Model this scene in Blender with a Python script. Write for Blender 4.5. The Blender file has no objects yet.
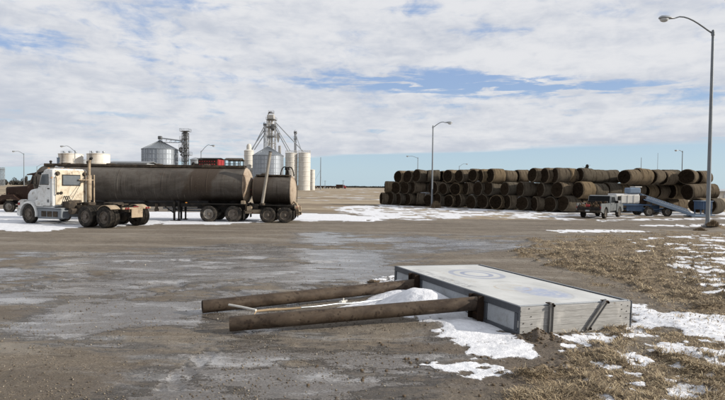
import bpy, bmesh, math, random
import numpy as np
from mathutils import Vector, Matrix, Euler
random.seed(7); RNG = np.random.default_rng(7)
R = math.radians
SC = bpy.context.scene
COL = SC.collection

# ------------------------------------------------------------------ camera
CAM_H = 2.3; FPX = 530.0; HOR = 186.0; SLOPE = 0.0115      # eye height; focal length and horizon of the 725x400 picture
roll = math.atan(SLOPE); pitch = math.atan((200-HOR)/FPX*math.cos(roll))
fw = Vector((0, math.cos(pitch), -math.sin(pitch))); up0 = Vector((0, math.sin(pitch), math.cos(pitch))); rt0 = Vector((1, 0, 0))
rt = rt0*math.cos(roll)+up0*math.sin(roll); up = -rt0*math.sin(roll)+up0*math.cos(roll)
cd = bpy.data.cameras.new('camera'); cam = bpy.data.objects.new('camera', cd); COL.objects.link(cam)
cd.sensor_fit = 'HORIZONTAL'; cd.sensor_width = 36.0; cd.lens = 36.0*FPX/725.0; cd.clip_start = .1; cd.clip_end = 9000
m3 = Matrix((rt, up, -fw)).transposed(); cam.matrix_world = Matrix.Translation((0, 0, CAM_H)) @ m3.to_4x4()
SC.camera = cam

# ------------------------------------------------------------------ sky, sun, exposure
SUN = Vector((1.0, -.14, .43)).normalized()
SUN_EL = math.asin(SUN.z); SUN_AZ = math.atan2(SUN.x, SUN.y)
SC.view_settings.view_transform = 'Standard'; SC.view_settings.look = 'None'
SC.view_settings.exposure = 0.2; SC.view_settings.gamma = 1.0
SC.render.engine = 'CYCLES'; SC.cycles.use_denoising = True
SC.cycles.max_bounces = 6; SC.cycles.diffuse_bounces = 3; SC.cycles.glossy_bounces = 3
world = bpy.data.worlds.new('World'); SC.world = world; world.use_nodes = True
def build_world():
    nt = world.node_tree; N = nt.nodes; L = nt.links; N.clear()
    out = N.new('ShaderNodeOutputWorld'); bg = N.new('ShaderNodeBackground'); L.new(bg.outputs[0], out.inputs[0])
    def mth(op, a, b=None, c=None, clamp=False):
        n = N.new('ShaderNodeMath'); n.operation = op; n.use_clamp = clamp
        for i, v in enumerate((a, b, c)):
            if v is None: continue
            if isinstance(v, (int, float)): n.inputs[i].default_value = v
            else: L.new(v, n.inputs[i])
        return n.outputs[0]
    def sstep(x, a, b):
        n = N.new('ShaderNodeMapRange'); n.interpolation_type = 'SMOOTHSTEP'
        L.new(x, n.inputs[0]); n.inputs[1].default_value = a; n.inputs[2].default_value = b
        return n.outputs[0]
    def noise(vec, scale, detail, rough=.55, dist=0.0):
        n = N.new('ShaderNodeTexNoise'); L.new(vec, n.inputs['Vector']); n.inputs['Scale'].default_value = scale
        n.inputs['Detail'].default_value = detail; n.inputs['Roughness'].default_value = rough; n.inputs['Distortion'].default_value = dist
        return n.outputs[0]
    def mix(f, a, b):
        n = N.new('ShaderNodeMix'); n.data_type = 'RGBA'; 
        if isinstance(f, float): n.inputs[0].default_value = f
        else: L.new(f, n.inputs[0])
        for v, s in ((a, n.inputs[6]), (b, n.inputs[7])):
            if isinstance(v, tuple): s.default_value = (*v, 1)
            else: L.new(v, s)
        return n.outputs[2]
    tc = N.new('ShaderNodeTexCoord'); sep = N.new('ShaderNodeSeparateXYZ'); L.new(tc.outputs['Generated'], sep.inputs[0])
    x, y, z = sep.outputs
    zz = mth('MAXIMUM', z, .012)
    u = mth('DIVIDE', x, zz); v = mth('DIVIDE', y, zz)
    def uv(su, sv, off=0.0):
        c = N.new('ShaderNodeCombineXYZ'); L.new(mth('MULTIPLY', u, su), c.inputs[0]); L.new(mth('MULTIPLY', v, sv), c.inputs[1]); c.inputs[2].default_value = off
        return c.outputs[0]
    sky = N.new('ShaderNodeTexSky'); sky.sky_type = 'NISHITA'; sky.sun_disc = False
    sky.sun_elevation = SUN_EL; sky.sun_rotation = SUN_AZ; sky.air_density = 1.0; sky.dust_density = .6; sky.ozone_density = 2.0
    sk = N.new('ShaderNodeVectorMath'); sk.operation = 'SCALE'; L.new(sky.outputs[0], sk.inputs[0]); sk.inputs['Scale'].default_value = .10
    # paler, milkier blue than the clean-air sky, as behind thin high cloud
    el_low = sstep(z, 0.0, .22)
    veil = mix(el_low, (.53, .70, .82), (.34, .48, .76))
    clear = mix(.78, sk.outputs[0], veil)
    # cloud sheet at constant height: cover from noise in the plane of the sheet
    def dirv(sx, sz, off):
        c = N.new('ShaderNodeCombineXYZ'); L.new(mth('MULTIPLY', x, sx), c.inputs[0]); L.new(mth('ADD', mth('MULTIPLY', y, sx), off), c.inputs[1]); L.new(mth('MULTIPLY', mth('POWER', mth('MAXIMUM', z, 0.), .8), sz), c.inputs[2])
        return c.outputs[0]
    n1 = noise(uv(.62, .55, 3.1), 1.0, 8, .58, .35)
    n2 = noise(dirv(6.5, 17., 7.7), 1.0, 8, .60, .25)
    n6 = noise(dirv(26., 52., 2.), 1.0, 6, .60, .5)
    cov = mth('ADD', mth('ADD', mth('MULTIPLY', n1, .46), mth('MULTIPLY', n2, .36)), mth('MULTIPLY', n6, .18))
    gap = None
    for (u0, v0, a, b, k) in ((.95, 5.25, 1.35, .55, .23), (2.3, 5.2, 2.2, .75, .14), (-.72, 3.65, .22, .16, .17), (.1, 3.05, .6, .16, .08),
                              (-2.2, 3.75, .9, .3, .09), (-.9, 2.95, .5, .12, .07), (.62, 3.35, .4, .22, .06), (.15, 5.05, .9, .18, .05)):
        du = mth('DIVIDE', mth('SUBTRACT', u, u0), a); dv = mth('DIVIDE', mth('SUBTRACT', v, v0), b)
        d = mth('ADD', mth('MULTIPLY', du, du), mth('MULTIPLY', dv, dv))
        g = mth('MULTIPLY', mth('POWER', 2.718, mth('MULTIPLY', d, -1.0)), k)
        gap = g if gap is None else mth('ADD', gap, g)
    wisp = noise(dirv(8., 70., 4.), 1.0, 7, .62, .6)
    cov = mth('SUBTRACT', cov, mth('MULTIPLY', gap, sstep(wisp, .30, .66)))

    cover = sstep(cov, .335, .47)
    n3 = noise(dirv(2.2, 11., 3.), 1.0, 8, .56, .5)
    n4 = noise(dirv(9., 34., 1.), 1.0, 6, .6)
    shade = sstep(mth('ADD', mth('ADD', mth('MULTIPLY', n3, .45), mth('MULTIPLY', n4, .33)), mth('MULTIPLY', n6, .22)), .37, .60)
    cl = mix(shade, (.565, .60, .675), (.80, .805, .825))
    body = mix(mth('MULTIPLY', cover, .96), clear, cl)
    # the far edge of the sheet, running from low on the left to higher on the right
    n5 = noise(uv(.16, .16, 5.0), 1.0, 5, .5)
    e = mth('ADD', mth('ADD', mth('MULTIPLY', u, .80), v), mth('MULTIPLY', mth('SUBTRACT', n5, .5), 5.5))
    edge = sstep(e, 15.6, 17.6)
    body = mix(edge, body, clear)
    below = sstep(z, -.02, .0)
    col = mix(below, (.30, .29, .28), body)
    L.new(col, bg.inputs[0]); bg.inputs[1].default_value = .87
build_world()
sd = bpy.data.lights.new('sun', 'SUN'); sd.energy = 5.0; sd.angle = R(.55); sd.color = (1.0, .93, .82)
so = bpy.data.objects.new('sun', sd); COL.objects.link(so); so.rotation_euler = (-SUN).to_track_quat('-Z', 'Y').to_euler()

# ------------------------------------------------------------------ helpers
def hor_at(px): return HOR + (px-362.5)*SLOPE
def ray(px, py):
    return (fw + rt*((px-362.5)/FPX) + up*((200-py)/FPX))
def G(px, py, z=0.0):
    d = ray(px, py); t = (z-CAM_H)/d.z; return Vector((d.x*t, d.y*t, z))
def W(px, py, Y):
    d = ray(px, py); t = Y/d.y; return Vector((d.x*t, Y, CAM_H+d.z*t))
def lerp(a, b, t): return a+(b-a)*t

def hash2(ix, iy, seed):
    h = (ix.astype(np.int64)*374761393 + iy.astype(np.int64)*668265263 + seed*1442695041) & 0xFFFFFFFF
    h = ((h ^ (h >> 13))*1274126177) & 0xFFFFFFFF
    return ((h ^ (h >> 16)) & 0xFFFF)/65535.0
def vnoise(x, y, seed=0):
    ix = np.floor(x); iy = np.floor(y); fx = x-ix; fy = y-iy
    fx = fx*fx*(3-2*fx); fy = fy*fy*(3-2*fy)
    a = hash2(ix, iy, seed); b = hash2(ix+1, iy, seed); c = hash2(ix, iy+1, seed); d = hash2(ix+1, iy+1, seed)
    return (a*(1-fx)+b*fx)*(1-fy) + (c*(1-fx)+d*fx)*fy
def fbm(x, y, octv=4, seed=0, gain=.5):
    s = 0; a = 1; t = 0
    for o in range(octv):
        s = s + a*vnoise(x*2**o+o*17.3, y*2**o-o*9.1, seed+o); t += a; a *= gain
    return s/t
def sst(x, a, b):
    t = np.clip((x-a)/(b-a), 0, 1); return t*t*(3-2*t)
def poly_sd(px, py, poly):
    """signed distance, positive inside"""
    P = np.array([(p[0], p[1]) for p in poly]); n = len(P)
    d = np.full(px.shape, 1e18); ins = np.zeros(px.shape, bool)
    for i in range(n):
        a = P[i]; b = P[(i+1) % n]; e = b-a; wx = px-a[0]; wy = py-a[1]
        t = np.clip((wx*e[0]+wy*e[1])/max(e@e, 1e-9), 0, 1)
        d = np.minimum(d, (wx-e[0]*t)**2+(wy-e[1]*t)**2)
        c = ((a[1] > py) != (b[1] > py))
        with np.errstate(divide='ignore', invalid='ignore'):
            xi = (b[0]-a[0])*(py-a[1])/(b[1]-a[1]+1e-12)+a[0]
        ins ^= (c & (px < xi))
    d = np.sqrt(d); return np.where(ins, d, -d)
def line_d(px, py, pts):
    d = np.full(px.shape, 1e18)
    for a, b in zip(pts[:-1], pts[1:]):
        e = np.array([b[0]-a[0], b[1]-a[1]]); wx = px-a[0]; wy = py-a[1]
        t = np.clip((wx*e[0]+wy*e[1])/max(e@e, 1e-9), 0, 1)
        d = np.minimum(d, (wx-e[0]*t)**2+(wy-e[1]*t)**2)
    return np.sqrt(d)

# ------------------------------------------------------------------ materials
class NT:
    def __init__(s, name):
        s.m = bpy.data.materials.new(name); s.m.use_nodes = True; s.nt = s.m.node_tree; s.N = s.nt.nodes; s.L = s.nt.links
        s.b = s.N['Principled BSDF']
    def new(s, t, **k):
        n = s.N.new(t)
        for a, v in k.items(): setattr(n, a, v)
        return n
    def put(s, v, sock):
        if isinstance(v, bpy.types.NodeSocket): s.L.new(v, sock)
        elif isinstance(v, tuple) and len(v) == 3 and sock.type == 'RGBA': sock.default_value = (*v, 1)
        else: sock.default_value = v
    def coord(s, kind='Object', scale=(1, 1, 1), rot=(0, 0, 0)):
        if kind == 'World': o = s.new('ShaderNodeNewGeometry').outputs['Position']
        else: o = s.new('ShaderNodeTexCoord').outputs[kind]
        mp = s.new('ShaderNodeMapping'); s.L.new(o, mp.inputs[0]); mp.inputs['Scale'].default_value = scale; mp.inputs['Rotation'].default_value = rot
        return mp.outputs[0]
    def noise(s, vec, scale, detail=4, rough=.55, dist=0.):
        n = s.new('ShaderNodeTexNoise'); s.L.new(vec, n.inputs['Vector'])
        for k, v in (('Scale', scale), ('Detail', detail), ('Roughness', rough), ('Distortion', dist)): n.inputs[k].default_value = v
        return n.outputs[0]
    def voro(s, vec, scale, feature='F1', out='Distance'):
        n = s.new('ShaderNodeTexVoronoi', feature=feature); s.L.new(vec, n.inputs['Vector']); n.inputs['Scale'].default_value = scale
        return n.outputs[out]
    def math(s, op, a, b=0.0, clamp=False):
        n = s.new('ShaderNodeMath', operation=op, use_clamp=clamp); s.put(a, n.inputs[0]); s.put(b, n.inputs[1]); return n.outputs[0]
    def step(s, x, a, b, lo=0., hi=1.):
        n = s.new('ShaderNodeMapRange', interpolation_type='SMOOTHSTEP'); s.put(x, n.inputs[0])
        for i, v in ((1, a), (2, b), (3, lo), (4, hi)): n.inputs[i].default_value = v
        return n.outputs[0]
    def mix(s, f, a, b):
        n = s.new('ShaderNodeMix', data_type='RGBA'); s.put(f, n.inputs[0]); s.put(a, n.inputs[6]); s.put(b, n.inputs[7]); return n.outputs[2]
    def attr(s, name, out='Fac'):
        n = s.new('ShaderNodeAttribute', attribute_name=name); return n.outputs[out]
    def bump(s, h, strength=.3, dist=.02, prev=None):
        n = s.new('ShaderNodeBump'); n.inputs['Strength'].default_value = strength; n.inputs['Distance'].default_value = dist
        s.L.new(h, n.inputs['Height'])
        if prev is not None: s.L.new(prev, n.inputs['Normal'])
        s.L.new(n.outputs[0], s.b.inputs['Normal']); return n.outputs[0]
    def set(s, **k):
        for a, v in k.items(): s.put(v, s.b.inputs[a.replace('_', ' ')])
        return s
def M(name, c, c2=None, rough=.55, metal=0., amt=.5, scale=3., dirt=None, damt=.45, dscale=1.4, bump=.15, fine=40., stretch=(1, 1, 1)):
    """weathered paint / metal: two tones of base, then a patchy layer of dirt"""
    t = NT(name); co = t.coord('Object', stretch)
    c2 = c2 or tuple(v*.75 for v in c)
    n1 = t.noise(co, scale, 6, .6, .3); col = t.mix(t.math('MULTIPLY', t.step(n1, .35, .68), amt), c, c2)
    nf = t.noise(co, fine, 4, .65); col = t.mix(t.math('MULTIPLY', t.step(nf, .45, .75), .35), col, tuple(v*.6 for v in c2))
    r = t.step(n1, .3, .7, max(rough-.10, .05), min(rough+.12, 1))
    if dirt:
        n2 = t.noise(co, dscale, 8, .68, .6); f = t.step(n2, 1-damt-.12, 1-damt+.16)
        col = t.mix(f, col, dirt); r = t.math('MAXIMUM', r, t.math('MULTIPLY', f, .8))
        if metal: t.set(Metallic=t.math('MULTIPLY', t.math('SUBTRACT', 1.0, f), metal))
    elif metal: t.set(Metallic=metal)
    t.set(Base_Color=col, Roughness=r); t.b.inputs['Specular IOR Level'].default_value = .5 if (metal or rough < .3 and max(c) > .05) else (.10 if max(c) < .12 else .32)
    if bump: t.bump(nf, bump, .01)
    return t.m
MAT = dict(
    white=M('white_paint', (.66, .67, .66), (.54, .54, .52), .38, dirt=(.27, .23, .18), damt=.42, dscale=2.2),
    cream=M('dirty_cream_paint', (.56, .51, .42), (.46, .39, .28), .5, dirt=(.17, .11, .06), damt=.43, dscale=2.6, amt=.8),
    black=M('black_steel', (.018, .017, .016), (.03, .027, .024), .6, dirt=(.055, .045, .036), damt=.42, dscale=3),
    grime=M('grimy_steel', (.035, .03, .026), (.06, .048, .038), .75, dirt=(.10, .078, .056), damt=.48, dscale=4),
    tan=M('dusty_tan_steel', (.34, .27, .19), (.25, .19, .13), .75, dirt=(.12, .085, .055), damt=.42, dscale=4),
    tyre=M('tyre_rubber', (.022, .021, .020), (.04, .036, .032), .85, dirt=(.085, .072, .058), damt=.45, dscale=5),
    dustpipe=M('dusty_grey_pipe', (.27, .245, .21), (.20, .18, .155), .7, dirt=(.12, .095, .075), damt=.36, dscale=3),
    rim=M('worn_rim', (.16, .135, .11), (.09, .075, .06), .6, .2, dirt=(.06, .045, .033), damt=.5, dscale=6),
    whiterim=M('pale_rim', (.28, .265, .24), (.2, .185, .165), .5, .2, dirt=(.12, .095, .07), damt=.5, dscale=5),
    brown=M('brown_truck_paint', (.042, .024, .018), (.028, .017, .013), .5, dirt=(.12, .085, .058), damt=.38),
    glass=M('dark_glass', (.008, .009, .01), (.012, .013, .014), .25, bump=0, dirt=(.12, .12, .11), damt=.25),
    greyglass=M('dusty_glass', (.10, .115, .13), (.14, .15, .155), .15, bump=0, dirt=(.24, .23, .2), damt=.3),
    red=M('red_paint', (.30, .026, .028), (.22, .028, .025), .5, dirt=(.14, .07, .05), damt=.32),
    lens=M('red_lens', (.20, .016, .018), (.14, .016, .016), .25, bump=0),
    amber=M('amber_lens', (.62, .25, .04), None, .25, bump=0),
    clearlens=M('headlight_glass', (.55, .57, .58), None, .1, bump=0),
    chrome=M('worn_chrome', (.55, .54, .52), (.42, .40, .37), .25, .9, dirt=(.14, .11, .08), damt=.38, dscale=4),
    galv=M('galvanised_steel', (.36, .38, .40), (.27, .29, .31), .45, .55, scale=1.5, dirt=(.22, .20, .17), damt=.3),
    polegrey=M('grey_lamp_post', (.20, .22, .24), (.15, .165, .18), .5, .5, scale=1.2, dirt=(.12, .11, .10), damt=.3),
    bin=M('galvanised_bin_sheet', (.33, .36, .40), (.24, .27, .31), .42, .6, scale=.5, dirt=(.20, .20, .20), damt=.30, dscale=.5, stretch=(1, 1, .25)),
    binroof=M('bin_roof_sheet', (.24, .26, .28), (.19, .21, .23), .42, .6, scale=.6),
    silo=M('white_silo', (.58, .56, .52), (.46, .43, .38), .6, scale=.3, dirt=(.30, .26, .21), damt=.36, dscale=.5, stretch=(1, 1, .3)),
    tankwhite=M('stained_white_tank', (.66, .64, .60), (.52, .48, .42), .5, scale=.4, dirt=(.34, .26, .17), damt=.38, dscale=.6, stretch=(1, 1, .25)),
    towersteel=M('tower_steel', (.14, .145, .15), (.09, .09, .095), .5, .4, scale=1),
    towerlight=M('light_tower_steel', (.42, .41, .39), (.28, .27, .26), .55, .2, scale=.7, dirt=(.2, .17, .14), damt=.36),
    shed=M('shed_sheet', (.42, .44, .46), (.34, .36, .38), .5, .2, scale=.5),
    shedroof=M('shed_roof_sheet', (.20, .21, .22), (.16, .17, .18), .5, .2, scale=.5),
    silver=M('silver_grey_paint', (.16, .17, .172), (.12, .13, .132), .35, .4, dirt=(.17, .145, .115), damt=.34, dscale=2),
    blue=M('faded_blue_paint', (.040, .075, .14), (.065, .11, .18), .5, dirt=(.13, .12, .11), damt=.34, dscale=3),
    bluepale=M('pale_blue_steel', (.17, .225, .30), (.10, .15, .22), .45, .1, dirt=(.17, .15, .13), damt=.3, dscale=3),
    boxwhite=M('white_plastic_tank', (.58, .57, .54), (.48, .46, .42), .5, dirt=(.33, .25, .17), damt=.33),
    rust=M('rusted_steel', (.026, .017, .012), (.018, .012, .009), .85, dirt=(.07, .036, .02), damt=.38, dscale=5, bump=.4),
    clutter=M('brown_scrap', (.10, .068, .042), (.05, .036, .026), .9, dirt=(.18, .13, .08), damt=.4, dscale=6, bump=.5),
    alu=M('sign_aluminium', (.10, .108, .122), (.07, .076, .086), .45, .5, dirt=(.12, .11, .10), damt=.3, dscale=5),
    acryl=M('milky_acrylic', (.36, .38, .40), (.30, .32, .34), .35, dirt=(.20, .19, .17), damt=.35, dscale=3),
    darkgap=M('dark_rubber_trim', (.012, .014, .018), (.02, .022, .03), .5),
    strap=M('rusty_strap_steel', (.24, .235, .225), (.18, .17, .16), .55, .4, dirt=(.12, .07, .04), damt=.36, dscale=9),
    conduit=M('white_plastic_conduit', (.62, .60, .55), (.5, .47, .42), .5, dirt=(.25, .2, .14), damt=.35, dscale=6),
    stick=M('bare_wood', (.40, .30, .19), (.27, .19, .12), .85, scale=10, stretch=(1, 6, 6), bump=.5),
    soil=M('clod_soil', (.115, .086, .060), (.075, .056, .040), .95, dirt=(.16, .125, .085), damt=.42, dscale=8, bump=.8, fine=25),
    straw=M('dry_weed', (.22, .155, .085), (.12, .08, .045), .9),
    snowcap=M('old_snow', (.80, .82, .86), (.72, .74, .79), .7, scale=2, bump=.3, fine=12),
)
def wood_mat():
    t = NT('grey_weathered_plank'); co = t.coord('Object', (1.2, 9, 22)); oi = t.new('ShaderNodeObjectInfo').outputs['Random']
    off = t.new('ShaderNodeCombineXYZ'); t.L.new(t.math('MULTIPLY', oi, 37.), off.inputs[0]); t.L.new(t.math('MULTIPLY', oi, 91.), off.inputs[2])
    va = t.new('ShaderNodeVectorMath', operation='ADD'); t.L.new(co, va.inputs[0]); t.L.new(off.outputs[0], va.inputs[1]); co2 = va.outputs[0]
    g = t.noise(co2, 2.4, 7, .68, 1.2); col = t.mix(t.step(g, .33, .66), (.19, .187, .18), (.37, .368, .362))
    g2 = t.noise(co2, 7.5, 5, .7); col = t.mix(t.math('MULTIPLY', t.step(g2, .55, .72), .65), col, (.12, .10, .085))
    st = t.noise(t.coord('Object', (2.5, 1, 1.2)), 1.6, 5, .6); col = t.mix(t.math('MULTIPLY', t.step(st, .52, .75), .6), col, (.55, .53, .50))
    co3 = t.coord('Object', (1, 1, 1)); kn = t.voro(co3, 3.2); col = t.mix(t.step(kn, .05, .09, .75, 0.), col, (.13, .10, .08))
    col = t.mix(t.math('MULTIPLY', oi, .35), col, (.33, .32, .30))
    t.set(Base_Color=col, Roughness=.85); t.bump(g2, .45, .006); return t.m
MAT['wood'] = wood_mat()
def pipe_mat():
    t = NT('brown_painted_pipe'); co = t.coord('Object', (.8, 1, 1))
    n = t.noise(co, 3.5, 7, .65, .5); col = t.mix(t.step(n, .35, .66), (.040, .028, .020), (.090, .067, .048))
    fl = t.voro(t.coord('Object', (1.2, 1, 1)), 14.); fn = t.noise(co, 5, 6, .7); col = t.mix(t.math('MULTIPLY', t.step(t.math('ADD', fn, t.math('MULTIPLY', fl, -.35)), .40, .47), .75), col, (.026, .017, .012))
    sc = t.noise(t.coord('Object', (.25, 5, 5)), 4, 6, .7); col = t.mix(t.math('MULTIPLY', t.step(sc, .60, .68), .6), col, (.16, .125, .095))
    n2 = t.noise(co, 16, 5, .7); col = t.mix(t.math('MULTIPLY', t.step(n2, .58, .72), .6), col, (.10, .055, .032))
    n3 = t.noise(t.coord('Object', (3, .6, .6)), 9, 6, .7); col = t.mix(t.math('MULTIPLY', t.step(n3, .60, .72), .7), col, (.05, .034, .025))
    n4 = t.noise(co, 70, 3, .7); col = t.mix(t.math('MULTIPLY', t.step(n4, .6, .75), .5), col, (.14, .115, .09))
    t.set(Base_Color=col, Roughness=t.step(n, .3, .7, .48, .7), Metallic=.0); t.b.inputs['Specular IOR Level'].default_value = .2; t.bump(n2, .35, .01); return t.m
MAT['pipe'] = pipe_mat()
def tank_mat():
    """dirty black-brown tanker skin, greyer where dust has settled, bare brown where it has been wiped by spills"""
    t = NT('dirty_tank_skin'); co = t.coord('Object', (.45, 1, 1))
    n = t.noise(co, 1.1, 7, .62, .6); col = t.mix(t.step(n, .36, .64), (.056, .048, .041), (.108, .097, .085))
    d = t.noise(t.coord('Object', (3.0, 3.0, .25)), 1.3, 6, .65); col = t.mix(t.math('MULTIPLY', t.step(d, .50, .68), .6), col, (.062, .046, .034))
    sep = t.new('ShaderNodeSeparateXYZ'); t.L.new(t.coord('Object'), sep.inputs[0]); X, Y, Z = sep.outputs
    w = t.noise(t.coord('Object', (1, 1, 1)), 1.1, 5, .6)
    sx = t.math('ADD', t.math('SUBTRACT', X, t.math('MULTIPLY', t.math('SUBTRACT', Z, 2.0), -.35)), t.math('MULTIPLY', t.math('SUBTRACT', w, .5), 1.1))
    sp = t.math('MULTIPLY', t.step(sx, .45, .75), t.step(sx, 2.2, 2.45, 1., 0.))
    col = t.mix(t.math('MULTIPLY', sp, .85), col, (.050, .036, .026))
    col = t.mix(t.step(t.math('ADD', Z, t.math('MULTIPLY', w, .35)), 1.45, 2.35, .92, 0.), col, (.016, .012, .009))  # darkens towards the bottom: road grime, with the underside shade painted in
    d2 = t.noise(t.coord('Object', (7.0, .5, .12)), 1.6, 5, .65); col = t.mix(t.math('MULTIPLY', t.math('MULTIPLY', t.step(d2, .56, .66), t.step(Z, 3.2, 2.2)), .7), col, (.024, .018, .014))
    d3 = t.noise(t.coord('Object', (9.0, .5, .10)), 1.3, 4, .65); col = t.mix(t.math('MULTIPLY', t.math('MULTIPLY', t.step(d3, .60, .68), t.step(Z, 3.3, 2.6)), .4), col, (.20, .175, .145))
    f = t.noise(co, 26, 4, .7); col = t.mix(t.math('MULTIPLY', t.step(f, .55, .75), .4), col, (.18, .155, .13))
    t.set(Base_Color=col, Roughness=t.step(n, .3, .7, .42, .62), Metallic=.0); t.b.inputs['Specular IOR Level'].default_value = .16; t.bump(f, .12, .01); return t.m
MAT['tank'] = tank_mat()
MAT['head'] = M('dusty_tank_end', (.34, .275, .21), (.24, .185, .135), .7, dirt=(.15, .10, .065), damt=.42, dscale=1.6)
def hay_wrap():
    t = NT('weathered_hay_wrap'); co = t.coord('Object', (16, 1.2, 1.2)); oi = t.new('ShaderNodeObjectInfo').outputs['Random']
    n = t.noise(co, 1.6, 6, .65, .3); a = t.mix(t.step(n, .3, .7), (.092, .070, .047), (.225, .180, .128))
    b = t.noise(t.coord('Object'), 1.5, 6, .65); a = t.mix(t.math('MULTIPLY', t.step(b, .48, .72), .7), a, (.115, .085, .058))
    f = t.noise(t.coord('Object', (30, 6, 6)), 3, 4, .7); a = t.mix(t.math('MULTIPLY', t.step(f, .54, .7), .5), a, (.29, .235, .165))
    a = t.mix(t.math('MULTIPLY', t.step(oi, .35, 1.), .75), a, (.085, .078, .064))
    a = t.mix(t.math('MULTIPLY', t.step(oi, .30, .0), .7), a, (.24, .175, .10))
    wv = t.noise(t.coord('Object', (6, .3, .3)), 3.2, 3, .6); a = t.mix(t.math('MULTIPLY', t.step(wv, .50, .62), .75), a, (.036, .026, .018))
    t.set(Base_Color=a, Roughness=.95); t.b.inputs['Specular IOR Level'].default_value = .08; t.bump(f, 1.0, .07); return t.m
def hay_end():
    t = NT('rotting_hay_end'); co = t.coord('Object'); oi = t.new('ShaderNodeObjectInfo').outputs['Random']
    n = t.noise(co, 7, 6, .7); a = t.mix(t.step(n, .35, .7), (.008, .006, .004), (.026, .018, .012))
    f = t.noise(co, 28, 4, .7); a = t.mix(t.math('MULTIPLY', t.step(f, .55, .78), .6), a, (.085, .062, .04))
    a = t.mix(t.math('MULTIPLY', oi, .4), a, (.04, .027, .017))
    t.set(Base_Color=a, Roughness=1.0); t.b.inputs['Specular IOR Level'].default_value = .03; t.bump(f, .8, .05); return t.m
MAT['haywrap'] = hay_wrap(); MAT['hayend'] = hay_end()

def face_mat():
    """translucent white sign face: chalky, with worn blue print, two rings, a row of worn lettering and stains"""
    t = NT('faded_sign_face'); co = t.coord('Object')
    sep = t.new('ShaderNodeSeparateXYZ'); t.L.new(co, sep.inputs[0]); X, Y, Z = sep.outputs
    n = t.noise(co, 1.6, 6, .6); col = t.mix(t.step(n, .35, .7), (.43, .435, .425), (.53, .535, .525))
    wear = t.noise(co, 9, 6, .7); wm = t.step(wear, .36, .56)
    def ring(x0, y0, rx, ry, r0, r1):
        dx = t.math('DIVIDE', t.math('SUBTRACT', X, x0), rx); dy = t.math('DIVIDE', t.math('SUBTRACT', Y, y0), ry)
        d = t.math('SQRT', t.math('ADD', t.math('MULTIPLY', dx, dx), t.math('MULTIPLY', dy, dy)))
        return t.math('MULTIPLY', t.step(d, r0-.02, r0+.02), t.step(d, r1-.02, r1+.02, 1., 0.))
    def blob(x0, y0, rx, ry, rot=0.):
        c, s = math.cos(rot), math.sin(rot)
        ax = t.math('SUBTRACT', X, x0); ay = t.math('SUBTRACT', Y, y0)
        dx = t.math('DIVIDE', t.math('ADD', t.math('MULTIPLY', ax, c), t.math('MULTIPLY', ay, s)), rx)
        dy = t.math('DIVIDE', t.math('SUBTRACT', t.math('MULTIPLY', ay, c), t.math('MULTIPLY', ax, s)), ry)
        return t.step(t.math('ADD', t.math('MULTIPLY', dx, dx), t.math('MULTIPLY', dy, dy)), .35, 1.1, 1., 0.)
    col = t.mix(t.math('MULTIPLY', ring(1.33, 3.02, .60, .66, .80, .98), .62), col, (.20, .23, .33))
    col = t.mix(t.math('MULTIPLY', ring(1.33, 3.02, .60, .66, .42, .58), .72), col, (.17, .20, .32))
    # worn blue wash and line work lower down the face
    b = t.math('MULTIPLY', blob(1.32, .95, .46, .62, .25), t.step(wear, .33, .55))
    col = t.mix(t.math('MULTIPLY', b, .75), col, (.26, .31, .45))
    ln = ring(1.25, 1.20, .62, .95, .90, .96); ln = t.math('MULTIPLY', ln, t.step(X, .9, 1.2))
    col = t.mix(t.math('MULTIPLY', ln, t.math('MULTIPLY', wm, .38)), col, (.25, .24, .23))
    ln2 = ring(1.05, 1.45, .36, .34, .88, 1.0); col = t.mix(t.math('MULTIPLY', t.math('MULTIPLY', ln2, wm), .6), col, (.36, .27, .17))
    # a row of small worn lettering along the long edge, illegible
    lv = t.noise(t.coord('Object', (9, 26, 1)), 1.3, 3, .6); lr = t.math('MULTIPLY', t.step(X, .13, .17), t.step(X, .36, .42, 1., 0.))
    lr = t.math('MULTIPLY', lr, t.math('MULTIPLY', t.step(Y, 1.55, 1.7), t.step(Y, 3.75, 3.9, 1., 0.)))
    col = t.mix(t.math('MULTIPLY', t.math('MULTIPLY', lr, t.step(lv, .48, .56)), .75), col, (.19, .19, .20))
    lv2 = t.noise(t.coord('Object', (14, 22, 1)), 1.3, 3, .6); l2 = t.math('MULTIPLY', t.step(X, .56, .60), t.step(X, .70, .74, 1., 0.))
    l2 = t.math('MULTIPLY', l2, t.math('MULTIPLY', t.step(Y, 2.0, 2.1), t.step(Y, 3.6, 3.8, 1., 0.)))
    col = t.mix(t.math('MULTIPLY', t.math('MULTIPLY', l2, t.step(lv2, .50, .6)), .4), col, (.40, .32, .22))
    # brown stains, dirt lines
    st = t.noise(t.coord('Object', (1.0, .35, 1)), 5, 6, .7, .8); col = t.mix(t.math('MULTIPLY', t.step(st, .60, .72), .5), col, (.42, .35, .25))
    ed = t.math('MULTIPLY', t.step(X, .0, .14, 1., 0.), t.step(wear, .4, .6)); col = t.mix(t.math('MULTIPLY', ed, .6), col, (.36, .35, .33))
    fine = t.noise(co, 60, 3, .7); col = t.mix(t.math('MULTIPLY', t.step(fine, .6, .75), .25), col, (.4, .38, .34))
    t.set(Base_Color=col, Roughness=t.step(wear, .3, .7, .42, .62)); t.bump(wear, .08, .006); return t.m
MAT['face'] = face_mat()

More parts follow.
